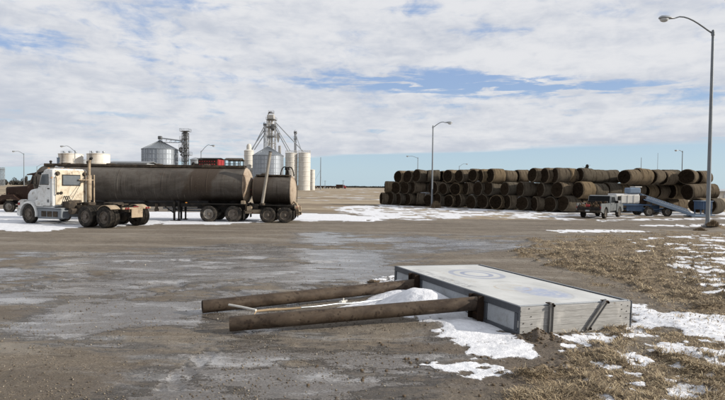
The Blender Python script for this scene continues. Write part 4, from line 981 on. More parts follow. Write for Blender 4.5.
def small_bg():
    D = 92; silo('short grey upright tank below the street lamp behind the tanker', 196, D, .95, zpx(196, 160, D), 4, .45, 'galv', 'upright_tank', 'tank')
    D = 70; xx = at_bg(196.6, D); r = thing('dark_hopper', 'dark boxy hopper showing above the tanker beside the red grain cart', 'hopper', (xx, D, 0))
    z1 = zpx(196, 163.3, D); m = MB(); m.box((0, 0, z1-.6), (1.05, 1.2, 1.1), .05); part('bin_body', m, 'black', r)
    m = MB(); m.lathe([(.15, z1-2.0), (.55, z1-1.16)], 'z', 4); part('chute', m, 'grime', r)
    for sx in (-1, 1):
        for sy in (-1, 1): part('leg', MB().beam((sx*.5, sy*.55, 0), (sx*.5, sy*.55, z1-1.1), .08, .08), 'grime', r)
    # red slatted grain cart
    D = 46; xa, xc, xb = at_bg(199.5, D), at_bg(217, D), at_bg(223.5, D); zt = zpx(210, 159.7, D)
    r = thing('grain_cart', 'red grain cart with a slatted dark side and dark cover, seen above the tanker', 'grain cart', ((xa+xb)/2-.05, D, 0), R(-6))
    w, d, h = 1.72, 1.5, 1.15; zb = zt-h
    part('box_body', MB().box((0, 0, zb+h/2), (w, d, h), .03), 'brown', r)
    for row in range(4):
        for k in range(7): part('slat', shared('slat', lambda: MB().box((0, 0, 0), (.09, .05, .09), .01).mesh('slat', 'red')), None, r, loc=(-w/2+.18+k*.215, -d/2-.02, zb+.22+row*.25))
    part('end_board', MB().box((w/2+.03, 0, zb+h/2), (.05, d-.02, h-.02), .01), 'red', r)
    for s in (-.5, 0, .5): part('end_rib', MB().box((w/2+.075, s*d*.8, zb+h/2), (.05, .07, h-.1), .01), 'red', r)
    part('cover', MB().prism([(-d/2-.08, zt), (0, zt+.10), (d/2+.08, zt), (d/2+.08, zt+.05), (0, zt+.16), (-d/2-.08, zt+.05)], w+.14, 'x', 0, .01), 'black', r)
    part('hopper', MB().loft([[(-w/2+.02, -d/2+.02, zb-.003), (w/2-.02, -d/2+.02, zb-.003), (w/2-.02, d/2-.02, zb-.003), (-w/2+.02, d/2-.02, zb-.003)], [(-.3, -.3, zb-1.1), (.3, -.3, zb-1.1), (.3, .3, zb-1.1), (-.3, .3, zb-1.1)]]), 'red', r)
    for sx in (-1, 1):
        for sy in (-1, 1): part('leg', MB().beam((sx*(w/2-.06), sy*(d/2-.06), .5), (sx*(w/2-.06), sy*(d/2-.06), zb+.05), .1, .1), 'red', r)
    part('chassis', MB().box((0, 0, .62), (2.6, 1.2, .2), .03), 'grime', r)
    for s in (1, -1): wheel(r, 0, s*.95, .5, .35, s)
    part('drawbar', MB().beam((1.2, 0, .6), (2.8, 0, .5), .14, .14), 'grime', r)
    # roofed steel stand
    D = 58; xa, xb = at_bg(226, D), at_bg(242.5, D); w = xb-xa; zt = zpx(235, 161, D)
    r = thing('loading_stand', 'roofed steel loading stand with open sides behind the tanker rear', 'loading stand', ((xa+xb)/2, D, 0))
    for sx in (-1, -.33, .33, 1):
        for sy in (-1, 1): part('post', MB().beam((sx*w/2*.9, sy*.8, 0), (sx*w/2*.9, sy*.8, zt), .09, .09), 'grime', r)
    part('roof', MB().prism([(-1.0, zt), (0, zt+.2), (1.0, zt), (1.0, zt+.1), (0, zt+.32), (-1.0, zt+.1)], w, 'x', 0, .01), 'grime', r)
    for z in (.35, .8): part('side_rail', MB().beam((-w/2*.9, -.8, zt-z), (w/2*.9, -.8, zt-z), .06, .06), 'grime', r)
    part('deck', MB().box((0, 0, zt-1.5), (w*.92, 1.7, .1), .01), 'grime', r)
    part('machine_box', MB().box((.2, .1, zt-1.1), (.9, .9, .68), .05), 'shed', r)
    # hoops and hose on the pup tank belong to the trailer; masts
    def mast(px, top, D, rr, label, name='utility_pole', cross=False, cat='pole'):
        z = zpx(px, top, D); q = thing(name, label, cat, (at_bg(px, D), D, 0)); part('pole', MB().cyl((0, 0, 0), (0, 0, z), rr, rr*.6, 8), 'polegrey', q)
        if cross: part('crossarm', MB().box((0, -.12, z-.5), (2.2, .12, .14), .02), 'polegrey', q)
        return q
    q = mast(320.5, 157.3, 300, .28, 'tall thin mast on the plain right of the grain elevator', 'radio_mast', cat='mast')
    for e, zz_ in ((-6, 11), (2.6, 8)): part('guy_wire', MB().cyl((0, 0, zz_), (e, 0, 0), .05, n=5), 'polegrey', q)
    mast(657, 153, 150, .07, 'thinnest bare pole left of the lamp at the right end of the hay', 'whip_pole')
    mast(640.6, 157.5, 150, .11, 'short bare pole behind the right half of the hay stack', 'utility_pole', False)
    for px, t in ((325, 180.5), (343.2, 180.3)): mast(px, t, 380, .22, 'low utility pole on the plain %s' % ('nearest the radio mast' if px < 330 else 'beside the red truck'), 'utility_pole', True)
    for px in (.8, 3.6):
        D = 300; z = zpx(px, 167.5, D); q = thing('transmission_tower', 'pale lattice tower at the far left edge, %s of the pair' % ('left' if px < 2 else 'right'), 'tower', (at_bg(px, D), D, 0), 0, 'pale towers at the left edge')
        m = MB(); lattice(m, 0, 0, 0, z, .9, 1.0, .14); part('tower_frame', m, 'galv', q); part('crossarm', MB().box((0, 0, z-1.2), (1.9, .3, .3), .03), 'galv', q)
small_bg()
# far row of railway wagons and a red truck on the plain
def far_vehicles():
    D = 430; x0 = at_bg(306.5, D); x1 = at_bg(335, D); n = 3; L = (x1-x0)/n-.6
    lab = ['leftmost', 'middle', 'rightmost']
    for i in range(n):
        r = thing('railway_wagon', '%s of three dark low wagons far off on the plain' % lab[i], 'railway wagon', (x0+(i+.5)*(x1-x0)/n, D, 0), 0, 'dark wagons on the plain')
        m = MB(); m.box((0, 0, 1.55), (L, 2.6, 1.0), .06)
        for k in range(8): m.box((-L/2+.4+k*(L-.8)/7, -1.33, 1.55), (.14, .08, 1.0), .01)
        part('body', m, 'brown', r); part('underframe', MB().box((0, 0, .92), (L*.96, 2.2, .22), .02), 'black', r)
        for s in (-1, 1):
            for k in (-.9, .9): part('wheelset', MB().cyl((s*L*.34+k, -1.0, .45), (s*L*.34+k, 1.0, .45), .45, n=12), 'black', r)
    D = 400; r = thing('far_truck', 'dark red truck far off on the plain left of the hay stack', 'truck', (at_bg(341, D), D, 0))
    z = zpx(341, 184.4, D); part('box_body', MB().box((-1.2, 0, z*.56), (5.2, 2.4, z*.8), .1), 'brown', r)
    part('cab', MB().prism([(1.6, .6), (3.9, .6), (3.9, 1.6), (3.0, 1.9), (2.7, 2.9), (1.6, 2.9)], 2.3, 'y', 0, .08), 'red', r)
    part('window', MB().box((2.2, -1.16, 2.3), (.8, .05, .6), .02), 'glass', r)
    for x in (3.0, -1.6, -2.8): wheel(r, x, -1.05, .5, .3, -1); wheel(r, x, 1.05, .5, .3, 1)
far_vehicles()
# pale buildings beyond the right end of the hay, low wooded rise, trees
shed('pale long building beyond the right end of the hay stack', 712.5, 790, 150, 191.4, 189.6, 'farm_building', 'silo', 'shed', 12)

# ------------------------------------------------------------------ trees, weeds
def leaf_mat(name, a, b):
    t = NT(name); v = t.attr('tint'); t.set(Base_Color=t.mix(v, a, b), Roughness=.85); return t.m
MAT['fartree'] = leaf_mat('far_tree_leaf', (.022, .024, .022), (.055, .052, .045))
MAT['conifer'] = leaf_mat('dark_conifer', (.016, .017, .014), (.045, .04, .03))
MAT['weedstem'] = leaf_mat('weed_stem', (.085, .058, .034), (.27, .20, .12))
MAT['bark'] = M('bark', (.06, .048, .038), None, .9)
def leaves(name, centres, radii, n, size, mat, parent=None, flat=1.0):
    vs = []; tint = []; k = len(centres)
    for i in range(n):
        j = random.randrange(k); c = Vector(centres[j]); rr_ = Vector(radii[j])
        while True:
            q = Vector((random.uniform(-1, 1), random.uniform(-1, 1), random.uniform(-1, 1)))
            if q.length < 1: break
        q = q.normalized()*q.length**.45
        p = c+Vector((q.x*rr_.x, q.y*rr_.y, q.z*rr_.z)); s = size*random.uniform(.5, 1.5)
        a = Vector((random.gauss(0, 1), random.gauss(0, 1), random.gauss(0, 1))).normalized(); b = a.orthogonal().normalized()
        cc = a.cross(b); an = random.uniform(0, 6.28); e1 = b*math.cos(an)+cc*math.sin(an); e2 = a.cross(e1)
        vs += [p-e1*s-e2*s*.4, p+e1*s-e2*s*.4, p+e2*s]; tint += [random.random()]*3
    o = raw_mesh(name, np.array([tuple(v) for v in vs]), np.arange(len(vs)).reshape(-1, 3), MAT[mat], np.array(tint)); o.parent = parent; return o
def build_trees():
    D = 400; cs = []; rs = []; px = -60
    while px < 37:
        h = random.uniform(3.0, 5.6)*(.75 if px > 24 else 1); cs.append((at_bg(px, D), D+random.uniform(-8, 8), h*.5)); rs.append((random.uniform(1.6, 3.2), 2.5, h*.55)); px += random.uniform(1.4, 3.0)
    o = leaves('distant_shelterbelt', cs, rs, 9000, .42, 'fartree'); kind(o, 'stuff')
    D = 700; cs = []; rs = []; px = 322
    while px < 388:
        h = random.uniform(1.3, 2.5); cs.append((at_bg(px, D), D+random.uniform(-8, 8), h*.4)); rs.append((random.uniform(3, 6), 3, h*.5)); px += random.uniform(1.2, 3.)
    o = leaves('distant_treeline', cs, rs, 5000, .6, 'fartree'); kind(o, 'stuff')
    D = 125; w = W(585, 170, D); zt = zpx(586, 163.8, D); q = thing('juniper_tree', 'small dark ragged tree top poking up behind the hay stack', 'tree', (w.x, D, 0))
    m = MB(); m.tube([(0, 0, 0), (.1, 0, zt*.5), (.25, 0, zt*.97)], [.22, .15, .03], 8)
    for k in range(14):
        z = zt*(.45+.035*k); a = k*2.4; m.tube([(.1, 0, z), (.1+1.1*math.cos(a), 1.0*math.sin(a), z+.5)], [.05, .015], 5)
    part('trunk', m, 'bark', q)
    cs = [(0, 0, zt*.55), (-.5, 0, zt*.72), (.3, 0, zt*.82), (.55, .1, zt*.93), (-.9, .2, zt*.80), (.9, .1, zt*.74)]
    leaves('crown', cs, [(1.3, 1.1, 1.5), (.8, .7, .6), (.6, .6, .7), (.32, .35, .45), (.35, .3, .3), (.4, .4, .4)], 2600, .10, 'conifer', q)
    # line of thin winter trees at the far left: counted singly
    for i, (px, h) in enumerate(((20.5, 5.6), (27.5, 5.2))):
        pass
build_trees()
def weed(label, px, py, w, h, n, name='dead_weed_clump'):
    g = G(px, py); z0 = ground_height(g.x, g.y); vs = []; tint = []; tr = []
    for i in range(n):
        a = random.uniform(0, 6.28); rr_ = abs(random.gauss(0, .42))*w; bx, by = rr_*math.cos(a), rr_*math.sin(a)*.7
        l = h*random.uniform(.35, 1.05)*max(.35, 1-.5*(rr_/w)); t_ = random.gauss(0, .38); aa = random.uniform(0, 6.28)
        d = Vector((math.sin(t_)*math.cos(aa), math.sin(t_)*math.sin(aa), math.cos(t_))); s = Vector((math.cos(aa+1.5), math.sin(aa+1.5), 0))*random.uniform(.006, .014)
        b = Vector((bx, by, -.03)); mid = b+d*l*.6; tip = b+d*l+Vector((0, 0, -.12*l*abs(t_)))+Vector((random.gauss(0, .04), random.gauss(0, .04), 0)); o = len(vs)
        vs += [b-s, b+s, mid-s, mid+s, tip]; tr += [(o, o+1, o+3), (o, o+3, o+2), (o+2, o+3, o+4)]; tint += [random.random()]*5
        if random.random() < .5:
            o = len(vs); q = mid+Vector((random.gauss(0, .5), random.gauss(0, .5), .4)).normalized()*l*.35; vs += [mid-s*.6, mid+s*.6, q]; tr += [(o, o+1, o+2)]; tint += [random.random()]*3
    o = raw_mesh(name, np.array([tuple(v) for v in vs]), np.array(tr), MAT['weedstem'], np.array(tint)); o.location = (g.x, g.y, z0); tag(o, label, 'weeds'); return o
weed('dense brown weed bush round the foot of the lamp before the hay stack', 436, 208.2, .66, .95, 1500, 'weed_bush')
weed('low tan weed clump right of the near lamp post foot', 713, 229.5, .42, .42, 1500)
weed('straggly dead weeds left of the near lamp post foot', 700, 230.5, .42, .24, 1300)

# ------------------------------------------------------------------ white tractor unit
def mirror(parent, x, s, z, mat='black'):
    m = MB(); m.tube([(x, s*1.02, z+.35), (x+.05, s*1.32, z+.30), (x+.05, s*1.32, z-.32), (x, s*1.02, z-.38)], .018, 6); q = part('mirror_bracket', m, 'black', parent)
    part('mirror', MB().box((x+.02, s*1.34, z), (.09, .2, .46), .03), mat, q)
def white_truck():
    r = thing('semi_tractor', 'dirty white day cab semi tractor without a trailer, parked in front of the long tank', 'truck', (-17.97, 30.26, .0), R(157))
    r.location.z = ground_height(-18.03, 30.29)*.5-.01
    # chassis
    m = MB()
    for s in (-1, 1): m.box((-2.85, s*.43, .93), (7.7, .09, .26), .01)
    for x in (-6.5, -5.15, -3.5, -1.8, -.4, .7): m.box((x, 0, .93), (.14, .77, .2), .01)
    part('frame', m, 'grime', r)
    m = MB()
    for x in (0, -4.50, -5.83): m.cyl((x, -.95, .53), (x, .95, .53), .085, n=10)
    for x in (-4.50, -5.83): m.ell((x, .05, .55), (.27, .25, .27), 12, 8)
    m.cyl((-.9, .05, .75), (-4.4, .05, .62), .06, n=10)
    for x in (0, -4.50, -5.83):
        for s in (-1, 1): m.tube([(x-.6, s*.45, .78), (x-.2, s*.46, .68), (x+.2, s*.46, .68), (x+.6, s*.45, .78)], .05, 6)
    part('axle_gear', m, 'black', r)
    for s in (1, -1):
        wheel(r, 0, s*1.03, .525, .29, s, 'rim', random.random())
        for x in (-4.50, -5.83): duals(r, x, 1.0, .535, .27, s, 'rim')
    # bumper, grille, hood with its fenders
    part('bumper', MB().prism([(.62, .42), (.96, .42), (1.0, .50), (.98, .80), (.62, .80)], 2.30, 'y', 0, .05), 'white', r)
    def ring(x, w, zt, zb, sh):      # hood section: rounded top
        pts = []
        for i in range(13):
            a = math.pi*i/12; c = math.cos(a); pts.append((x, w*(abs(c)**.55)*(1 if c > 0 else -1), zb+(zt-zb)*(1-sh)+(zt-zb)*sh*math.sin(a)**.6))
        return [(x, w, zb)]+pts+[(x, -w, zb)]
    h = part('hood', MB().loft([ring(.93, .50, 1.62, .82, .35), ring(.88, .56, 1.78, .80, .35), ring(.70, .60, 1.90, .80, .3), ring(.1, .68, 1.99, .9, .28), ring(-.36, .78, 2.06, .95, .25), ring(-.46, .80, 2.09, .95, .25)]), 'white', r)
    part('cowl_panel', MB().prism([(-.44, 1.0), (-.44, 2.0), (-.60, 2.06), (-.60, 1.0)], 1.62, 'y', 0, .01), 'black', r)
    part('grille', MB().box((.945, 0, 1.2), (.03, .82, .72), .01), 'black', h)
    for k in range(6): part('grille_bar', MB().box((.965, 0, .92+k*.115), (.02, .80, .025), .006), 'chrome', h)
    for s in (1, -1):
        # fender: arch over the steer wheel
        m = MB(); o = []; 
        arc = [(math.cos(R(a)), math.sin(R(a))) for a in range(-12, 193, 12)]
        rings = []
        for (ro, ya, yb) in ((.64, .62, 1.22),):
            prof_o = [(c*.70, .53+s_*.69+.02) for c, s_ in arc]; prof_i = [(c*.62, .53+s_*.61) for c, s_ in arc]
            poly = prof_o+prof_i[::-1]
            n = len(poly); v1 = [(p[0], s*.55, p[1]) for p in poly]; v2 = [(p[0], s*1.17, p[1]) for p in poly]; v3 = [(p[0]*.985, s*1.205, p[1]*.995) for p in poly]
            fs = []
            k2 = len(prof_o)
            m.add(v1+v2+v3, [(i, (i+1) % n, n+(i+1) % n, n+i) for i in range(n)]+[(n+i, n+(i+1) % n, 2*n+(i+1) % n, 2*n+i) for i in range(n)]+[(2*n+i, 2*n+i+1, 2*n+n-2-i, 2*n+n-1-i) for i in range(k2-1)]+[(i, n-1-i, n-2-i, i+1) for i in range(k2-1)])
        f = part('fender', m, 'white', r)
        part('fender_skirt', MB().prism([(.55, .80), (.93, .80), (.93, 1.22), (.70, 1.32), (.48, 1.28)], .40, 'y', s*.93, .06), 'white', f)
        part('fender_skirt', MB().prism([(-.56, .95), (-1.05, .95), (-1.02, 1.20), (-.75, 1.36), (-.45, 1.30)], .40, 'y', s*.93, .06), 'white', f)
        hl = part('headlight', MB().box((.90, s*.82, 1.06), (.10, .34, .2), .04), 'clearlens', r); part('turn_signal', MB().box((.80, s*1.13, 1.08), (.16, .05, .14), .02), 'lens', r)
    # cab
    cabp = [(-.58, .98), (-.58, 2.06), (-.62, 2.10), (-.93, 2.80), (-1.08, 2.97), (-1.30, 3.04), (-1.80, 3.05), (-1.86, 2.99), (-1.86, .98)]
    c = part('cab', MB().prism(cabp, 2.1, 'y', 0, .09), 'white', r)
    part('cab_back', MB().box((-1.875, 0, 2.02), (.03, 1.88, 1.9), .012), 'cream', c)
    m = MB(); m.box((-1.90, 0, 2.42), (.035, 1.14, .62), .06); q = part('back_window_frame', m, 'black', c); part('back_window', MB().box((-1.922, 0, 2.42), (.012, 1.04, .52), .05), 'greyglass', q)
    part('windshield', MB().box((-.795, 0, 2.46), (.02, 1.78, .70), .005, Euler((0, R(-23.8), 0)).to_matrix()), 'glass', c)
    part('windshield_post', MB().box((-.785, 0, 2.46), (.025, .05, .72), .005, Euler((0, R(-23.8), 0)).to_matrix()), 'black', c)
    part('sun_visor', MB().prism([(-.72, 2.70), (-.50, 2.74), (-.52, 2.84), (-.90, 2.88)], 1.98, 'y', 0, .01), 'black', c)
    for s in (1, -1):
        d = part('door', MB().prism([(-.70, 1.02), (-.70, 2.02), (-.98, 2.80), (-1.62, 2.84), (-1.66, 2.78), (-1.66, 1.02)], .03, 'y', s*1.062, .012), 'white', c)
        part('door_window', MB().prism([(-.80, 2.20), (-1.03, 2.72), (-1.52, 2.74), (-1.54, 2.20)], .02, 'y', s*1.081, .006), 'greyglass', d)
        part('window_trim', MB().box((-1.17, s*1.083, 2.175), (.74, .02, .03), .005), 'black', d)
        part('handle', MB().box((-1.52, s*1.09, 1.95), (.16, .04, .05), .012), 'black', d)
        part('decal', MB().box((-1.48, s*1.079, 1.28), (.16, .006, .16), .002), 'silver', d)
        mirror(c, -.82, s, 2.42); part('marker_light', MB().box((-1.75, s*1.07, 2.55), (.07, .04, .05), .01), 'amber', c)
        # tank/step boxes under the door
        m = MB(); m.prism([(-.62, .40), (-.62, .88), (-2.55, .88), (-2.55, .40), (-2.45, .32), (-.72, .32)], .52, 'y', s*.86, .04); b = part('step_box', m, 'polegrey', r)
        part('step_plate', MB().box((-1.6, s*.88, .905), (1.95, .54, .04), .01), 'galv', b)
        for k in range(3): part('step_tread', MB().box((-1.2-k*.45, s*1.128, .58), (.36, .03, .30), .01), 'grime', b)
        part('cab_skirt', MB().box((-1.2, s*.98, .955), (1.25, .12, .06), .01), 'white', c)
    for y in (-.8, -.4, 0, .4, .8): part('roof_light', MB().ell((-1.15, y, 3.05), (.09, .05, .045), 8, 6), 'amber', c)
    part('air_horn', MB().tube([(-1.75, .35, 3.12), (-1.35, .35, 3.12), (-1.15, .35, 3.12)], [.03, .04, .09], 10), 'chrome', c)
    # fittings on the cab back
    for (y, z, s) in ((.62, 1.72, .085), (.80, 1.70, .07)): part('gauge_port', MB().lathe([(s, 0), (s, -.04), (s*.8, -.05), (0, -.03)], 'x', 14, (-1.89, y, z)), 'black', c)
    for y in (-.82, .84): part('work_light', MB().lathe([(.11, 0), (.12, -.06), (.09, -.12), (0, -.12)], 'x', 14, (-1.88, y, 2.78)), 'grime', c)
    part('grab_rail', MB().tube([(-1.89, .95, 1.6), (-1.97, .95, 1.65), (-1.97, .95, 2.55), (-1.89, .95, 2.6)], .018, 6), 'black', c)
    part('brace_rod', MB().cyl((-1.95, -.75, 2.55), (-2.35, .50, 1.10), .014, n=6), 'black', r)
    # behind the cab: stack, rack, hoses, battery boxes, fifth wheel
    e = part('exhaust_stack', MB().tube([(-2.12, -.97, .75), (-2.12, -.97, 1.2), (-2.12, -.97, 3.40), (-2.15, -.97, 3.55), (-2.24, -.97, 3.66)], [.06, .075, .075, .075, .075], 12), 'tan', r)
    part('heat_shield', MB().lathe([(.115, 1.3), (.125, 1.32), (.125, 2.7), (.115, 2.72)], 'z', 14, (-2.12, -.97, 0)), 'tan', e)
    part('stack_tip', MB().cyl((-2.2, -.97, 3.62), (-2.32, -.97, 3.72), .076, .08, 12), 'black', e)
    part('stack_bracket', MB().box((-2.02, -.70, 2.45), (.10, .7, .05), .01), 'tan', e)
    m = MB()
    m.beam((-2.2, -1.22, 1.0), (-2.2, -1.22, 2.75), .07, .07); m.beam((-2.2, -.7, 1.05), (-2.2, -1.2, 1.05), .06, .06)
    m.beam((-2.2, -1.22, 2.45), (-2.2, -.66, 2.45), .05, .05); part('rear_rack', m, 'tan', r)
    m = MB()
    for k, y in enumerate((.2, .32, .44)): m.tube([(-1.92, y, 1.55), (-2.2, y+.05, 1.25), (-2.6, y-.1, 1.12), (-3.2, y*.4, 1.22)], .025, 6)
    part('air_hose', m, 'black', r)
    m = MB(); m.box((-2.55, .62, 1.08), (.55, .5, .38), .04); m.box((-2.5, -.62, 1.0), (.6, .5, .4), .04); m.cyl((-2.95, .3, .75), (-2.95, .9, .75), .16, n=14); m.cyl((-2.35, -.2, 1.2), (-2.35, .5, 1.2), .13, n=14); part('air_tank', m, 'grime', r)
    m = MB(); m.lathe([(.46, 1.18), (.48, 1.2), (.48, 1.24), (.44, 1.26), (.06, 1.24), (0, 1.24)], 'z', 24, (-5.1, 0, 0)); m.box((-5.55, 0, 1.17), (.5, .7, .05), .01); m.box((-5.1, 0, 1.1), (.5, .9, .12), .02); part('fifth_wheel', m, 'grime', r)
    for s in (1, -1):
        for x in (-5.83,):
            arc = [R(a) for a in range(38, 150, 14)]; m = MB(); po = [(x+.64*math.cos(a), .525+.64*math.sin(a)) for a in arc]; pi = [(x+.605*math.cos(a), .525+.605*math.sin(a)) for a in arc]
            v = [(p[0], s*.64, p[1]) for p in po]+[(p[0], s*.64, p[1]) for p in pi]+[(p[0], s*1.24, p[1]) for p in po]+[(p[0], s*1.24, p[1]) for p in pi]; k = len(po)
            fs = [(i, i+1, 2*k+i+1, 2*k+i) for i in range(k-1)]+[(k+i, 3*k+i, 3*k+i+1, k+i+1) for i in range(k-1)]+[(i, k+i, k+i+1, i+1) for i in range(k-1)]+[(2*k+i, 2*k+i+1, 3*k+i+1, 3*k+i) for i in range(k-1)]+[(0, 2*k, 3*k, k), (k-1, 2*k-1, 4*k-1, 3*k-1)]
            part('wheel_fender', m.add(v, fs), 'tan', r)
    m = MB(); m.box((-6.75, 0, .74), (.05, .74, .46), .02); m.box((-6.73, 0, 1.0), (.10, 1.9, .10), .02); tp = part('tail_plate', m, 'tan', r)
    for y in (-.75, -.6, .6, .75): part('tail_light', MB().lathe([(.055, 0), (.055, -.03), (.04, -.045), (0, -.045)], 'x', 12, (-6.78, y, 1.0)), 'lens', tp)
    part('tail_light', MB().box((-6.78, .1, 1.08), (.05, .34, .05), .02), 'lens', tp)
white_truck()

# ------------------------------------------------------------------ tank trailers
def tank_shell(x0, x1, zc, hw, hh, bulge, n=48):
    def ring(x, k): return [(x, hw*k*math.cos(a), zc+hh*k*math.sin(a)) for a in [i*2*math.pi/n for i in range(n)]]
    return MB().loft([ring(x0+.001, .985), ring(x0+.05, 1.0), ring(x0+.3, 1.0)]+[ring(lerp(x0+.3, x1-.3, t/8), 1.0) for t in range(1, 8)]+[ring(x1-.3, 1.0), ring(x1-.05, 1.0), ring(x1-.001, .985)])
def tank_head(x, zc, hw, hh, bulge, sgn, n=48):
    m = MB(); rings = []
    for k, b in ((1.012, -.07), (1.02, -.02), (1.0, .0), (.94, .25), (.8, .52), (.6, .76), (.4, .90), (.2, .97)):
        rings.append([(x+sgn*b*(bulge if b > 0 else 1), hw*k*math.cos(a), zc+hh*k*math.sin(a)) for a in [i*2*math.pi/n for i in range(n)]])
    return m.loft(rings)
def tank_trailer():
    r = thing('tank_trailer', 'long dirty brown tank trailer standing on its landing legs behind the white tractor', 'tank trailer', (-8.57, 33.2, -.01), math.pi, 'dirty tank trailers')
    x0, x1, zc, hw, hh = -1.34, 11.3, 2.24, 1.14, 1.09
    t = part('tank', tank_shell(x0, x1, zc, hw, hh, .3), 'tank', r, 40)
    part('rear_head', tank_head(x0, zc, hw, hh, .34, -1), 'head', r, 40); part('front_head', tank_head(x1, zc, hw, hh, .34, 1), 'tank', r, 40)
    for (y, z) in ((.42, 2.0), (-.1, 2.62), (.15, 1.72)): part('head_marker', MB().lathe([(.05, 0), (.05, -.05), (0, -.06)], 'x', 10, (x0-.30, y, z)), 'lens', r)
    m = MB(); m.box(((x0+x1)/2, 0, zc+hh+.035), (x1-x0-.2, .56, .07), .015)
    for s in (-1, 1): m.box(((x0+x1)/2, s*.30, zc+hh+.08), (x1-x0-.2, .05, .16), .01)
    w = part('top_walkway', m, 'grime', r)
    for x in (1.2, 4.2, 7.2, 10.0): part('manhole_dome', MB().lathe([(.27, zc+hh+.07), (.28, zc+hh+.15), (.24, zc+hh+.21), (0, zc+hh+.24)], 'z', 18, (x, 0, 0)), 'grime', w)
    for x in (2.0, 10.9, 8.6): part('vent', MB().lathe([(.06, zc+hh+.07), (.06, zc+hh+.25), (.10, zc+hh+.27), (.05, zc+hh+.35), (0, zc+hh+.35)], 'z', 10, (x, .1, 0)), 'black', w)
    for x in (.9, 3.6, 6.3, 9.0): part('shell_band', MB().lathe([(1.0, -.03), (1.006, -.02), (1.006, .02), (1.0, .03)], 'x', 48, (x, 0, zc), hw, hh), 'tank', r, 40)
    m = MB()
    for s in (-1, 1): m.box((4.6, s*.50, 1.02), (11.8, .10, .26), .01); m.box((.0, s*.52, .96), (3.2, .12, .32), .01)
    for x in (-1.3, -.2, 1.0, 2.6, 5, 7.5, 10): m.box((x, 0, 1.0), (.12, 1.0, .2), .01)
    m.box((10.0, 0, 1.0), (1.6, 1.6, .08), .01); part('frame', m, 'black', r)
    m = MB()
    for x in (.75, -.75): m.cyl((x, -.95, .51), (x, .95, .51), .075, n=10)
    for s in (-1, 1): m.box((0, s*.5, .62), (1.9, .09, .09), .02); m.box((0, s*.5, .82), (.3, .1, .34), .02)
    part('axle_gear', m, 'black', r)
    for s in (1, -1):
        duals(r, .75, .92, .51, .25, s, 'whiterim'); duals(r, -.75, .92, .51, .25, s, 'rim')
        part('fender', MB().box((0, s*.93, 1.11), (3.0, .52, .04), .01), 'black', r)
        part('side_light', MB().box((2.1, s*1.13, 1.18), (.1, .04, .06), .01), 'amber', r)
        # landing legs
        m = MB(); m.box((3.0, s*.62, .92), (.15, .15, .7), .01); m.box((3.0, s*.62, .36), (.11, .11, .55), .01); m.box((3.0, s*.62, .045), (.42, .34, .05), .01); m.beam((3.0, s*.62, .5), (3.75, s*.5, 1.0), .06, .06); m.box((2.72, s*.62, .92), (.12, .12, .6), .01); m.box((2.72, s*.62, .07), (.22, .26, .06), .01); m.box((2.72, s*.62, .36), (.09, .09, .6), .01)
        part('landing_leg', m, 'black', r)
    part('leg_brace', MB().beam((3.0, -.6, .7), (3.0, .6, .7), .07, .07), 'black', r)
    m = MB(); m.cyl((4.1, .60, .72), (4.1, .60, 1.08), .09, n=10); m.box((4.1, .6, .7), (.22, .2, .2), .03); part('discharge_valve', m, 'grime', r)
    for k in range(3): part('hose_tube', MB().cyl((1.6, -.75, .62+k*.14), (3.9+k*.3, -.75, .62+k*.14), .055, n=10), 'galv', r)
    # rear hitch and pump gear in dusty tan
    m = MB(); m.box((-1.57, 0, .62), (.5, 1.7, .16), .02); m.box((-1.42, .62, .92), (.10, .10, .55), .01); m.box((-1.42, -.62, .92), (.10, .10, .55), .01); m.beam((-1.62, .4, .58), (-2.35, 0, .60), .1, .12); m.beam((-1.62, -.4, .58), (-2.35, 0, .60), .1, .12); m.box((-1.67, .8, .84), (.3, .2, .28), .02); m.box((-1.64, .45, .88), (.22, .22, .34), .03)
    g = part('hitch_frame', m, 'tan', r)
    part('pump', MB().lathe([(.0, -.38), (.10, -.37), (.14, -.30), (.14, .30), (.10, .37), (0, .38)], 'x', 16, (-2.07, .72, .66)), 'tan', g)
    part('valve_box', MB().box((-1.27, .70, 1.2), (.28, .3, .26), .03), 'tan', g)
    for y in (.82, .6): part('tail_light', MB().lathe([(.06, 0), (.06, -.04), (0, -.05)], 'x', 10, (-1.83, y, .62)), 'lens', g)
    for s in (-1, 1): part('mud_flap', MB().box((-1.38, s*.93, .50), (.02, .52, .55), .005), 'black', r)
    iv = lambda px, py, D: (-(W(px, py, D).x+8.57), -(D-33.2), W(px, py, D).z+.01)
    a, b = iv(262.3, 203.5, 31.85), iv(270.3, 152.3, 32.0)
    p = part('stand_pipe', MB().tube([a, b], .092, 16), 'dustpipe', r); part('pipe_flange', MB().cyl((a[0], a[1], a[2]-.10), (a[0], a[1], a[2]+.02), .17, n=14), 'grime', p)
    part('pipe_cap', MB().cyl(b, (b[0]-.01, b[1], b[2]+.05), .10, n=14), 'grime', p)
tank_trailer()
